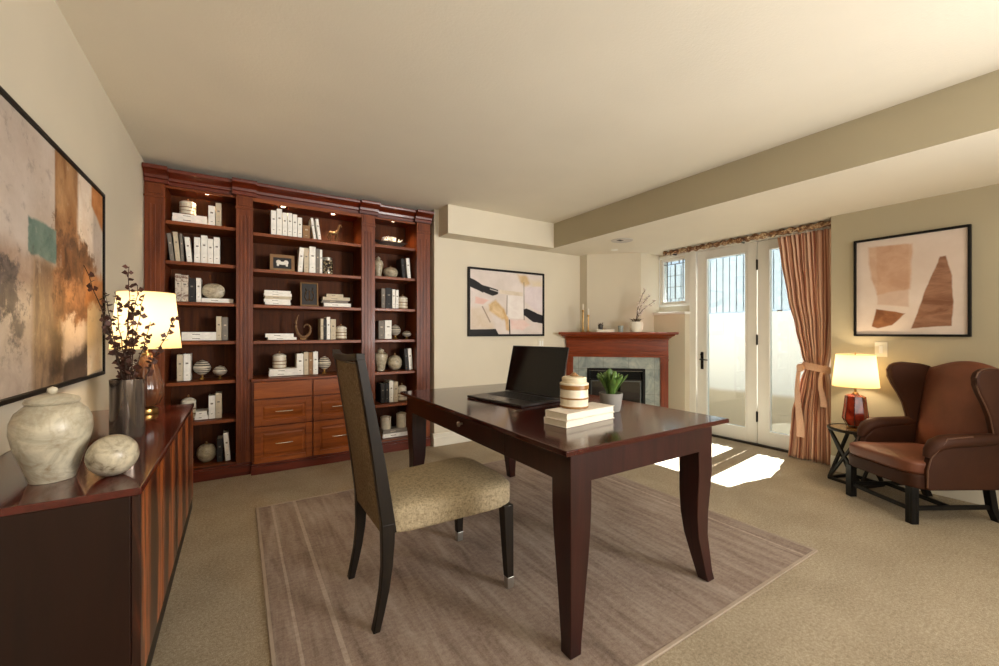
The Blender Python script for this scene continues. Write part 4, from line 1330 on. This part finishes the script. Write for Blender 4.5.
# ------------------------------------------------------------------ pictures
def frame_box(t, w, h, fw, d, mat):
    m = MB().box(-w, -w + fw, -d, 0, -h, h).box(w - fw, w, -d, 0, -h, h).box(-w + fw, w - fw, -d, 0, -h, -h + fw).box(-w + fw, w - fw, -d, 0, h - fw, h)
    m.build('frame', mat, t, bevel=.002)
class Paint:
    def __init__(self, name, base, w, h, wob=.03, wsc=5, rough=.6):
        """w,h metric size so masks are given in metres from lower-left"""
        self.q = N(name); q = self.q
        tc = q.n('ShaderNodeTexCoord'); mp = q.n('ShaderNodeMapping'); mp.inputs['Scale'].default_value = (w, h, 1)
        q.l(tc.outputs['UV'], mp.inputs[0]); self.v = mp.outputs[0]
        sep = q.n('ShaderNodeSeparateXYZ'); q.l(self.v, sep.inputs[0]); self.x, self.y = sep.outputs[0], sep.outputs[1]
        self.wn = q.math('MULTIPLY', q.math('SUBTRACT', q.noise(self.v, wsc, 5, .6), .5), 2)
        self.fn = q.noise(self.v, 14, 8, .7)
        nz = q.noise(self.v, 3.0, 6, .65)
        self.col = q.ramp(nz, [(.35, lin(base[0])), (.65, lin(base[1]))])
    def poly(self, pts, c1, c2=None, soft=.006, wob=.02, alpha=1.0, scale=9, streak=None, rag=0.0):
        q = self.q
        A = sum(pts[i][0] * pts[(i + 1) % len(pts)][1] - pts[(i + 1) % len(pts)][0] * pts[i][1] for i in range(len(pts)))
        if A < 0: pts = pts[::-1]
        mk = None
        for i in range(len(pts)):
            (x0, y0), (x1, y1) = pts[i], pts[(i + 1) % len(pts)]
            L_ = math.hypot(x1 - x0, y1 - y0); nx, ny = -(y1 - y0) / L_, (x1 - x0) / L_
            d = q.math('MULTIPLY_ADD', self.x, nx, q.math('MULTIPLY_ADD', self.y, ny, -(nx * x0 + ny * y0)))
            mk = d if mk is None else q.math('MINIMUM', mk, d)
        mk = q.math('MULTIPLY_ADD', self.wn, wob, mk)
        if rag: mk = q.math('MULTIPLY_ADD', q.math('SUBTRACT', self.fn, .5), rag, mk)
        mk = q.math('MULTIPLY_ADD', mk, 1 / (2 * soft), .5, clamp=True)
        if c2 is not None:
            vec = self.v
            if streak:
                mp = q.n('ShaderNodeMapping'); mp.inputs['Scale'].default_value = streak; q.l(self.v, mp.inputs[0]); vec = mp.outputs[0]
            c = q.ramp(q.noise(vec, scale, 6, .65, .5), [(.36, lin(c1)), (.64, lin(c2))])
        else: c = lin(c1)
        self.col = q.mix(q.math('MULTIPLY', mk, alpha), self.col, c)
        return self
    def done(self, rough=.55, grit=0.0):
        if grit:
            q = self.q
            self.col = q.mix(q.math('MULTIPLY', q.math('MULTIPLY_ADD', self.fn, 6, -3.3, clamp=True), grit), self.col, lin((60, 48, 42)))
            self.col = q.mix(q.math('MULTIPLY', q.math('MULTIPLY_ADD', self.fn, -6, 2.5, clamp=True), grit), self.col, lin((222, 208, 194)))
        return self.q.principled(self.col, rough, 0, None, 0, .3)

# large abstract on the left wall (z, y world -> metres from lower-left)
KP = .9495
pw, ph = 1.70, .902
y0p, z0p = 2.818 - pw, .964
def pp(*pts): return [(a * .963 - y0p - .016, 1.17 + (b - 1.17) * .963 - z0p - .016) for a, b in pts]
t = thing('framed_painting', 'large framed abstract painting with teal and rust blocks on left wall', 'painting', (XL, 2.818 - pw / 2, z0p + ph / 2), R(90))
frame_box(t, pw / 2, ph / 2, .014, .030, M['black'])
P1 = Paint('abstract_rust', ((184, 168, 154), (206, 194, 184)), pw - .032, ph - .032)
P1.poly(pp((1.0, 1.40), (2.05, 1.46), (2.30, 1.42), (2.30, .9), (1.0, .9)), (152, 122, 100), (190, 164, 144), .03, .06, .75)
P1.poly(pp((1.0, 1.30), (2.05, 1.30), (2.05, .90), (1.0, .90)), (176, 158, 142), (202, 188, 172), .04, .05, .9)
P1.poly(pp((2.05, 1.44), (2.32, 1.42), (2.32, .93), (2.05, .93)), (104, 82, 62), (160, 132, 104), .02, .03, .9, 7, (3, 1, 1))
P1.poly(pp((2.25, 1.95), (2.53, 1.95), (2.53, 1.50), (2.25, 1.50)), (128, 84, 48), (188, 148, 106), .006, .008, 1, 4, (1, .6, 1))
P1.poly(pp((2.52, 1.95), (2.75, 1.95), (2.75, 1.48), (2.52, 1.55)), (214, 196, 178), (226, 212, 198), .02, .03)
P1.poly(pp((2.72, 1.95), (3.0, 1.95), (3.0, 1.66), (2.72, 1.78)), (170, 104, 52), (196, 134, 80), .01, .02)
P1.poly(pp((2.24, 1.58), (2.55, 1.60), (2.98, 1.44), (2.98, 1.22), (2.70, 1.22), (2.58, .96), (2.24, .96)), (100, 70, 50), (172, 130, 94), .02, .06, 1, 9, None, .25)
P1.poly(pp((2.26, 1.58), (2.42, 1.60), (2.70, 1.50), (2.74, 1.40), (2.30, 1.34)), (60, 42, 32), (140, 96, 62), .02, .06, .8, 16, None, .5)
P1.poly(pp((2.12, 1.50), (2.22, 1.50), (2.22, 1.18), (2.12, 1.18)), (84, 64, 50), (140, 112, 88), .03, .06, .5, 12)
P1.poly(pp((2.01, 1.565), (2.265, 1.565), (2.265, 1.43), (2.01, 1.445)), (92, 118, 110), (124, 144, 134), .005, .012, 1, 9, None, .03)
P1.poly(pp((2.20, 1.17), (2.34, 1.17), (2.34, .99), (2.20, .99)), (52, 42, 38), (96, 78, 64), .03, .04, .9, 10, None, .1)
P1.poly(pp((2.34, 1.06), (2.68, 1.12), (2.68, .93), (2.34, .93)), (30, 24, 22), (70, 54, 44), .02, .03, .95, 10, None, .08)
P1.poly(pp((2.655, 1.36), (2.90, 1.30), (2.90, .99), (2.655, .97)), (220, 200, 172), (232, 216, 190), .005, .01)
P1.poly(pp((2.60, 1.46), (2.97, 1.46), (2.97, 1.30), (2.62, 1.30)), (170, 112, 64), (202, 146, 94), .02, .03, 1, 12, None, .15)
P1.poly(pp((1.5, 1.40), (1.93, 1.38), (1.98, 1.25), (1.5, 1.23)), (48, 44, 48), (120, 108, 104), .02, .06, .95, 16, None, .35)
P1.poly(pp((1.87, 1.22), (1.98, 1.20), (1.98, 1.13), (1.87, 1.14)), (56, 50, 54), (112, 102, 96), .015, .03, .9, 16, None, .2)
P1.poly(pp((1.3, 1.9), (1.9, 1.85), (1.75, 1.7), (1.4, 1.72)), (158, 148, 136), (196, 184, 174), .08, .1, .5)
a, b = pw / 2 - .016, ph / 2 - .016
uvquad('canvas', [(-a, -.022, -b), (a, -.022, -b), (a, -.022, b), (-a, -.022, b)], P1.done(.55, .45), t)

# abstract on the back wall
pw, ph = 1.04, .752
t = thing('framed_painting', 'framed pink and black abstract painting on wall beside the bookcase', 'painting', (2.614, YP, 1.510))
frame_box(t, pw / 2, ph / 2, .022, .03, M['black'])
def pc(*pts): return [((x - 72) / 522 * (pw - .044), (592 - y) / 480 * (ph - .044)) for x, y in pts]
# the picture narrows towards the right in the photograph: heights already evened out
P2 = Paint('abstract_blush', ((206, 194, 186), (224, 212, 206)), pw - .044, ph - .044)
P2.poly(pc((72, 400), (200, 380), (240, 560), (72, 560)), (204, 184, 156), (216, 200, 184), .03, .04, .8)
P2.poly(pc((190, 365), (245, 330), (300, 400), (330, 470), (290, 480), (200, 420)), (190, 154, 96), (220, 190, 144), .015, .03, .9)
P2.poly(pc((400, 120), (470, 128), (500, 190), (455, 215), (425, 180)), (196, 164, 112), (216, 190, 150), .02, .03, .9)
P2.poly(pc((500, 160), (594, 160), (594, 215), (520, 215)), (214, 196, 160), (220, 204, 176), .03, .03, .8)
P2.poly(pc((108, 310), (200, 335), (160, 370), (105, 362)), (226, 182, 170), (216, 170, 158), .008, .02, .8)
P2.poly(pc((330, 290), (445, 285), (448, 472), (350, 468), (322, 440)), (222, 212, 206), (232, 224, 218), .005, .01)
P2.poly(pc((300, 410), (335, 470), (345, 570), (318, 560)), (190, 148, 88), (216, 180, 130), .01, .02, .9)
P2.poly(pc((350, 480), (450, 478), (500, 520), (440, 560), (355, 555)), (222, 186, 176), (230, 204, 196), .015, .03, .9)
P2.poly(pc((455, 215), (594, 205), (594, 420), (540, 400), (455, 330)), (212, 198, 202), (224, 212, 214), .01, .02, .9)
P2.poly(pc((270, 250), (440, 262), (440, 290), (275, 282)), (204, 188, 166), (222, 208, 190), .004, .01)
P2.poly(pc((322, 290), (330, 290), (328, 440), (318, 440)), (120, 104, 92), None, .002, .004, .6)
P2.poly(pc((446, 180), (453, 180), (456, 480), (447, 480)), (110, 96, 84), None, .002, .005, .6)
P2.poly(pc((338, 478), (346, 478), (350, 592), (340, 592)), (36, 28, 26), None, .002, .004, .9)
P2.poly(pc((148, 385), (158, 380), (212, 500), (205, 505)), (110, 84, 66), None, .002, .008, .6)
P2.poly(pc((60, 168), (120, 200), (170, 232), (160, 282), (60, 236)), (20, 17, 18), None, .004, .015)
P2.poly(pc((150, 222), (262, 252), (262, 285), (225, 300), (150, 272)), (22, 18, 19), None, .004, .012)
P2.poly(pc((205, 246), (262, 262), (262, 270), (205, 254)), (190, 180, 174), None, .002, .003, .8)
P2.poly(pc((448, 395), (470, 385), (600, 440), (600, 505), (520, 492), (450, 440)), (26, 20, 24), None, .004, .02)
P2.poly(pc((60, 556), (245, 552), (268, 600), (60, 600)), (22, 18, 18), None, .003, .008)
a, b = pw / 2 - .022, ph / 2 - .022
uvquad('canvas', [(-a, -.016, -b), (a, -.016, -b), (a, -.016, b), (-a, -.016, b)], P2.done(), t)

# abstract on the right wall
pw, ph = .640, .775
t = thing('framed_painting', 'black-framed print with terracotta shapes above the armchair and lamp', 'painting', (XR, .974, 1.532), R(-90))
frame_box(t, pw / 2, ph / 2, .016, .03, M['black'])
# local x runs towards -y world = to the right in the view
E_ = [(118, 195, 467), (444, 148, 465)]
def pr3(*pts):
    o = []
    for x, y in pts:
        # photograph columns -> wall position (perspective of the wall plane), rows -> height
        f_ = (x - 118) / 326
        top = 195 + (148 - 195) * f_; bot = 467 + (465 - 467) * f_
        # hyperbolic spacing along the wall
        k0, k1 = 1 / 272, 1 / 317
        s_ = f_ * k1 ** -1 / (f_ * k1 ** -1 + (1 - f_) * k0 ** -1) if False else f_ * (1 / k1) / (f_ * (1 / k1) + (1 - f_) * (1 / k0))
        s_ = 1 - ((1 - f_) * 272 / ((1 - f_) * 272 + f_ * 317))
        o.append((s_ * (pw - .032), (bot - y) / (bot - top) * (ph - .032)))
    return o
P3 = Paint('abstract_terracotta', ((210, 194, 182), (222, 208, 198)), pw - .032, ph - .032)
P3.poly(pr3((118, 195), (444, 148), (444, 300), (118, 330)), (206, 184, 170), None, .1, .05, .4)
P3.poly(pr3((152, 208), (298, 196), (314, 325), (276, 332), (274, 385), (190, 380), (160, 300)), (190, 150, 122), (204, 168, 142), .008, .02, .85)
P3.poly(pr3((175, 205), (270, 198), (272, 385), (180, 378)), (182, 138, 108), (196, 156, 128), .006, .01, .5)
P3.poly(pr3((362, 235), (380, 232), (398, 290), (402, 370), (396, 440), (280, 448), (300, 390), (330, 310)), (124, 84, 62), (164, 122, 98), .004, .012, 1, 5, (1, 3, 1))
P3.poly(pr3((176, 392), (262, 404), (222, 440), (180, 450), (162, 444)), (122, 78, 52), (164, 112, 76), .004, .012, 1, 8)
a, b = pw / 2 - .016, ph / 2 - .016
uvquad('canvas', [(-a, -.014, -b), (a, -.014, -b), (a, -.014, b), (-a, -.014, b)], P3.done(.35), t)

# ------------------------------------------------------------------ curtain and its rail
def interp(z, tab):
    for (z0, v0), (z1, v1) in zip(tab, tab[1:]):
        if z0 >= z >= z1:
            f = (z0 - z) / (z0 - z1); f = f * f * (3 - 2 * f) * .5 + f * .5
            return v0 + (v1 - v0) * f
    return tab[-1][1]
def curtmat():
    q = N('striped_silk')
    tc = q.n('ShaderNodeTexCoord'); sep = q.n('ShaderNodeSeparateXYZ'); q.l(tc.outputs['UV'], sep.inputs[0])
    u = q.math('MULTIPLY', sep.outputs[0], 15)
    fr = q.math('FRACT', u)
    col = q.ramp(fr, [(0, lin((208, 160, 132))), (.16, lin((218, 174, 146))), (.2, lin((144, 80, 58))), (.3, lin((152, 88, 64))), (.34, lin((226, 190, 162))), (.5, lin((228, 190, 164))), (.54, lin((176, 116, 90))), (.62, lin((196, 142, 116))), (.66, lin((230, 196, 170))), (.86, lin((218, 170, 144))), (.9, lin((150, 92, 74))), (1, lin((208, 160, 132)))])
    q.out
    m_ = q.principled(col, .42, 0, q.bump(q.noise(q.coord(scale=(40, 40, 300)), 1, 2), .1, .001), 0, .4)
    q.b.inputs['Sheen Weight'].default_value = .3
    return m_
M['curtain'] = curtmat()
CX = 4.40
ct = thing('curtain', 'striped terracotta silk curtain tied back at right of glass doors', 'curtain', (CX, 1.68, 0))
me = MB()
bm = me.bm; uvl = bm.loops.layers.uv.new('UVMap')
NS, NZ = 150, 60
LEFT = [(2.098, 1.915), (1.9, 1.89), (1.5, 1.835), (1.2, 1.77), (1.0, 1.725), (.86, 1.690), (.70, 1.735), (.45, 1.80), (.2, 1.82), (.012, 1.835)]
RIGHT = [(2.098, 1.480), (1.3, 1.485), (1.0, 1.500), (.86, 1.520), (.7, 1.495), (.4, 1.48), (.012, 1.475)]
grid = []
for i in range(NZ + 1):
    z = 2.090 - (2.078) * i / NZ
    l_, r_ = interp(z, LEFT), interp(z, RIGHT)
    wd = l_ - r_
    amp = .028 + .014 * (.45 - wd) / .3
    row = []
    for j in range(NS + 1):
        s = j / NS
        ph_ = s * 2 * math.pi * 10 + .5 * math.sin(z * 2.1 + s * 5)
        y = l_ - wd * (s + .012 * math.sin(ph_ * 2 + 1))
        x = amp * math.sin(ph_) + .006 * math.sin(ph_ * 2.3 + z * 3)
        k = math.exp(-((z - .86) / .05) ** 2)
        x *= (1 - .35 * k)
        if z > 2.08: x *= 1
        row.append(bm.verts.new((x, y - 1.68, z)))
    grid.append(row)
for i in range(NZ):
    for j in range(NS):
        f = bm.faces.new((grid[i][j], grid[i][j + 1], grid[i + 1][j + 1], grid[i + 1][j]))
        for lp_, (a_, b_) in zip(f.loops, ((j, i), (j + 1, i), (j + 1, i + 1), (j, i + 1))):
            lp_[uvl].uv = (a_ / NS, 1 - b_ / NZ)
o = me.build('drape', M['curtain'], ct, smooth=80)
sm = o.modifiers.new('solid', 'SOLIDIFY'); sm.thickness = .003
M['tie'] = fabric('tieback_silk', (200, 156, 130), (228, 190, 164), 300, .5, .2)
# tie band
rings = []
for i in range(33):
    a = 2 * math.pi * i / 32
    yy, xx = .1 * math.cos(a) * 1.0, .062 * math.sin(a)
    zc = .855 + .02 * math.cos(a + .5)
    rings.append([(xx * k, (1.605 - 1.68) + yy * k, zc + dz) for k, dz in ((1.0, -.032), (1.10, -.02), (1.12, 0), (1.10, .02), (1.0, .032), (.97, 0))])
m = MB(); m.loft(rings, cap=False); tb = m.build('tieback', M['tie'], ct, smooth=60)
def tail(y0, x0, z0, z1, w, name='tie_tail'):
    rings = []
    for i in range(13):
        f = i / 12; z = z0 + (z1 - z0) * f; ww = w * (.55 + .6 * f); off = .010 * math.sin(f * 5)
        rings.append([(x0 - off - .006, y0 - ww / 2 + off, z), (x0 - off - .012, y0 + off, z), (x0 - off - .006, y0 + ww / 2 + off, z), (x0 - off, y0 + off, z)])
    MB().loft(rings).build(name, M['tie'], tb, smooth=50)
tail(1.715 - 1.68, -.062, .84, .22, .055)
tail(1.535 - 1.68, -.072, .83, .52, .045)
MB().cushion((-.075, 1.70 - 1.68, .855), (.024, .030, .036), 2.6, 8).build('knot', M['tie'], tb, smooth=80)
# carved rail
def railmat():
    q = N('carved_gilt_rail'); v = q.coord(scale=(1, 1, 1))
    nz = q.noise(v, 22, 5, .6, 1.5)
    col = q.ramp(nz, [(.38, lin((66, 38, 20))), (.5, lin((134, 90, 50))), (.62, lin((206, 184, 150)))])
    return q.principled(col, .4, .2, q.bump(nz, .8, .01), .2)
cr = thing('curtain_rail', 'carved brown and gilt curtain rail over the glass doors', 'curtain rail', (4.375, 2.31, 2.130))
rings = []
n = 150
for i in range(n + 1):
    y = -.85 + 1.70 * i / n
    tw = i * .42
    r_ = .024 + .005 * math.sin(i * .9)
    rings.append([(r_ * (1 + .25 * math.cos(3 * (q - tw * .5))) * math.cos(q), y, r_ * (1 + .25 * math.cos(3 * (q - tw * .5))) * math.sin(q)) for q in [2 * math.pi * k / 14 for k in range(14)]])
MB().loft(rings).build('carved_pole', railmat(), cr, smooth=70)
m = MB()
for y in (-.80, 0, .80): MB().box(-.012, .18, y - .008, y + .008, -.006, .006).build('bracket', M['black_metal'], cr)

# ------------------------------------------------------------------ side table and lamp
TC = (4.085, 1.232); TZ = .425
st = thing('side_table', 'small round dark wood side table with crossed legs beside the armchair', 'table', (TC[0], TC[1], 0), R(-32.4))
MB().lathe([(0, TZ - .008), (.154, TZ - .008), (.154, TZ - .002), (0, TZ - .002)], seg=48).build('table_top', wood('walnut_inset', (120, 78, 44), (176, 128, 82), .2, 'x', coat=.5), st)
MB().lathe([(.148, TZ - .022), (.170, TZ - .022), (.176, TZ - .012), (.173, TZ), (.156, TZ), (.148, TZ - .006), (.148, TZ - .022)], seg=56).build('rim', M['dark_wood'], st)
rb = .160
cor = [(rb * math.cos(R(a)), rb * math.sin(R(a))) for a in (150, 240, 330, 60)]
for k in range(4):
    a, b = Vector((*cor[k], 0)), Vector((*cor[(k + 1) % 4], 0))
    MB().beam(a + Vector((0, 0, TZ - .02)), b * 1.0 + Vector((0, 0, .02)), .020).build('leg', M['dark_wood'], st, bevel=.002)
    MB().beam(b + Vector((0, 0, TZ - .02)), a * 1.0 + Vector((0, 0, .02)), .018).build('leg', M['dark_wood'], st, bevel=.002)
m = MB()
for k in range(4):
    a, b = Vector((*cor[k], .012)) * 1.03, Vector((*cor[(k + 1) % 4], .012)) * 1.03
    a.z = b.z = .012
    m.beam(a, b, .022)
m.build('base_frame', M['dark_wood'], st, bevel=.002)
lb = thing('table_lamp', 'lit table lamp with faceted red glass base on round side table', 'lamp', (TC[0], TC[1], TZ))
m = MB(); rings = []
for r_, z in ((.046, .022), (.080, .075), (.062, .250), (.030, .266)):
    rings.append([(r_ * math.cos(q), r_ * math.sin(q), z) for q in [2 * math.pi * (i + .3) / 8 for i in range(8)]])
m.loft(rings); m.build('glass_body', amber('red_glass', (96, 22, 12), (168, 60, 36), 12), lb, smooth=0, bevel=.002)
m = MB()
for i in range(8):
    q = 2 * math.pi * (i + .3) / 8; c_, s_ = math.cos(q), math.sin(q)
    m.tube([(.062 * c_, .062 * s_, .250), (.0805 * c_, .0805 * s_, .075), (.048 * c_, .048 * s_, .008)], .0028, 6)
m.build('cage', plain('dark_bronze', (74, 44, 28), .35, .8), lb)
MB().lathe([(0, 0), (.056, 0), (.058, .006), (.050, .012), (0, .014)], seg=30).build('foot', M['brass'], lb)
MB().lathe([(0, .266), (.020, .266), (.020, .276), (.008, .283), (.008, .33), (0, .33)], seg=18).build('stem', M['brass'], lb)
shade(lb, .144, .120, .326, .578)
MB().lathe([(0, .560), (.004, .560), (.004, .588), (.007, .592), (0, .596)], seg=12).build('finial', M['brass'], lb)
lamp_bulb('bulb_light', (0, 0, .46), 4.6, lb)

# ------------------------------------------------------------------ wing armchair
ang = math.atan2(.522, -.853)
ac = thing('wing_armchair', 'brown leather wingback armchair beside the side table on right wall', 'armchair', (3.6145, .964, 0), ang)
LO, LI = M['leather_out'], M['leather']
# local x forward, y sideways, z up
m = MB(); m.cushion((-.270, 0, .262), (.290, .252, .052), 10, 12); m.build('seat_rail', LO, ac, smooth=50)
m = MB(); m.cushion((-.222, 0, .345), (.255, .222, .048), 6, 18, (0, 0, .25))
for v in m.bm.verts:
    v.co.y *= 1 + .14 * min(1, max(0, (v.co.x + .13) / .05))
m.build('seat_cushion', LI, ac, smooth=70)
for s in (-1, 1):
    # arm: outer panel swelling into a rolled top
    sec = []
    outer = [(-.0, .215), (.003, .30), (-.012, .40), (-.045, .455)]
    fw_ = .045 if s > 0 else 0.0
    m = MB()
    y_in, y_out = .222, .268
    prof = [(.035, .215), (.038, .34), (.012, .42), (-.03, .46), (-.05, .495), (-.56, .52), (-.56, .215)]
    prof = [(x - .125 + fw_ if x > -.3 else x, z) for x, z in prof]
    m.prism(prof, 'y', s * y_in, s * y_out)
    arm = m.build('armrest', LO, ac, bevel=.014, seg=3, smooth=50)
    m = MB()
    pts = [(-.10, s * .250, .415), (-.116, s * .252, .452), (-.148, s * .254, .490), (-.19, s * .256, .508), (-.25, s * .257, .515), (-.40, s * .257, .522), (-.53, s * .255, .53)]
    pts = [(x + (fw_ if x > -.3 else 0), y, z) for x, y, z in pts]
    m.tube(pts, [.020, .032, .042, .044, .042, .038, .034], 16)
    m.build('arm_roll', LO, arm, smooth=60)
    m = MB(); m.tube([(x + (fw_ if x > -.29 else 0), y, z) for x, y, z in [(-.085, s * .268, .235), (-.084, s * .270, .34), (-.105, s * .272, .42), (-.135, s * .286, .47), (-.155, s * .292, .50), (-.185, s * .29, .535), (-.30, s * .285, .548)]], .0045, 6); m.build('piping', M['piping'], arm, smooth=60)
    # wing
    wp = [(-.455, .52), (-.445, .58), (-.425, .66), (-.392, .73), (-.350, .80), (-.326, .855), (-.322, .90), (-.338, .932), (-.37, .950), (-.42, .957), (-.47, .952), (-.545, .945), (-.60, .93), (-.585, .75), (-.56, .52)]
    m = MB(); rings = []
    def wing_y(x, z): return .236 + .030 * max(0, (x + .55) / .25) 
    r0 = [(x, s * (wing_y(x, z) - .020), z) for x, z in wp]; r1 = [(x, s * (wing_y(x, z) + .026), z) for x, z in wp]
    m.loft([r0, r1]); wg = m.build('wing', LO, ac, bevel=.017, seg=4, smooth=60)
    m = MB(); m.tube([(x + .001, s * (wing_y(x, z) + .018), z) for x, z in wp[:-2]], .004, 6); m.build('piping', M['piping'], wg, smooth=60)
# back with a crowned top
n = 16; m = MB(); F = []; G = []
for i in range(n + 1):
    v_ = i / n; fr, gr = [], []
    for j in range(n + 1):
        u_ = 2 * j / n - 1
        top = .925 + .062 * (math.cos(u_ * math.pi / 2) ** 1.2)
        z = .34 + (top - .34) * v_
        hw_ = .226
        x = -.465 - .10 * ((z - .34) / .62)
        puff = .035 * (1 - u_ ** 4) * (1 - (2 * v_ - 1) ** 6) + .012 * math.exp(-((z - .50) / .10) ** 2) * (1 - u_ ** 2)
        edge = .018 * v_ ** 8
        fr.append(m.bm.verts.new((x + puff - edge, u_ * hw_, z - edge * .3)))
        gr.append(m.bm.verts.new((x - .070 + edge, u_ * hw_ * 1.02, z - edge * .3)))
    F.append(fr); G.append(gr)
for A, fl in ((F, 0), (G, 1)):
    for i in range(n):
        for j in range(n):
            q = [A[i][j], A[i][j + 1], A[i + 1][j + 1], A[i + 1][j]]
            m.face(q if fl else q[::-1])
for i in range(n):
    for j in (0, n): m.face([F[i][j], F[i + 1][j], G[i + 1][j], G[i][j]])
    for A in (0, n): m.face([F[A][i], F[A][i + 1], G[A][i + 1], G[A][i]])
m.build('backrest', LI, ac, smooth=60)
for s in (-1, 1):
    m = MB().box(-.022, .022, s * .215 - .022, s * .215 + .022, 0, .225)
    for k in (-.008, .008): m.box(-.0235, .0235, s * .215 + k - .002, s * .215 + k + .002, .01, .19).box(k - .002, k + .002, s * .215 - .0235, s * .215 + .0235, .01, .19)
    m.build('leg', M['black'], ac, bevel=.003)
    m = MB(); m.loft([[(x + a * .02, s * .205 + b * .02, z) for a, b in ((-1, -1), (1, -1), (1, 1), (-1, 1))] for z, x in ((0, -.55), (.08, -.515), (.225, -.49))])
    m.build('leg', M['black'], ac, bevel=.003)
    MB().beam((0, s * .21, .09), (-.505, s * .205, .09), .018, .026).build('stretcher', M['black'], ac, bevel=.002)
MB().beam((-.25, -.205, .09), (-.25, .205, .09), .018, .026).build('stretcher', M['black'], ac, bevel=.002)
MB().beam((0, -.20, .085), (0, .20, .085), .018, .024).build('stretcher', M['black'], ac, bevel=.002)

# ------------------------------------------------------------------ light
def area(name, loc, rot, sx, sy, power, c=(1, 1, 1)):
    l = bpy.data.lights.new(name, 'AREA'); l.shape = 'RECTANGLE'; l.size = sx; l.size_y = sy; l.energy = power; l.color = c
    o = bpy.data.objects.new(name, l); COL.objects.link(o); o.location = loc; o.rotation_euler = rot
    return o
# added fill lights at the camera end of the room, out of view
area('rear_fill', (1.6, YR + .05, 1.45), (R(90), 0, 0), 3.2, 1.5, 32, (1, .97, .93))  # unseen fill added to wash the room from the rear
area('up_fill', (1.7, -1.2, .9), (R(180), 0, 0), 3.0, 1.6, 25, (1, .97, .92))  # unseen upward fill added to brighten the ceiling
k_ = area('bookcase_fill', (3.0, YR + .06, 1.35), Vector((-2.7, 6.4, .75)).to_track_quat('-Z', 'Y').to_euler(), 1.2, 1.2, 48, (1, .97, .93))  # unseen fill added for the bookcase and left wall
k_.data.spread = R(80)
area('overhead_fill', (1.5, -.6, H - .02), (0, 0, 0), 1.6, 1.2, 4, (1, .92, .80))  # weak overhead fill, added out of view
sun = bpy.data.lights.new('sun', 'SUN'); sun.energy = 36; sun.angle = R(.5); sun.color = (1, .975, .94)
so = bpy.data.objects.new('sun', sun); COL.objects.link(so)
so.rotation_euler = Vector((-1, -.12, -1.35)).to_track_quat('-Z', 'Y').to_euler()
wd = bpy.data.worlds.new('sky'); SC.world = wd; wd.use_nodes = True
bg = wd.node_tree.nodes['Background']; bg.inputs[0].default_value = (.80, .90, 1, 1); bg.inputs[1].default_value = .85

# ------------------------------------------------------------------ camera
cam = bpy.data.cameras.new('camera'); co = bpy.data.objects.new('camera', cam); COL.objects.link(co)
cam.sensor_width = 36; cam.lens = 36 * 412 / 999; cam.clip_start = .05
co.location = (0, 0, 1.17); co.rotation_euler = (R(90), 0, R(-32.4))
SC.camera = co
SC.view_settings.view_transform = 'Standard'
SC.view_settings.look = 'None'
SC.view_settings.exposure = .68
SC.cycles.use_denoising = True
SC.cycles.max_bounces = 10
SC.cycles.diffuse_bounces = 5
SC.cycles.transparent_max_bounces = 16
SC.cycles.sample_clamp_indirect = 6
SC.cycles.caustics_reflective = False
SC.cycles.caustics_refractive = False
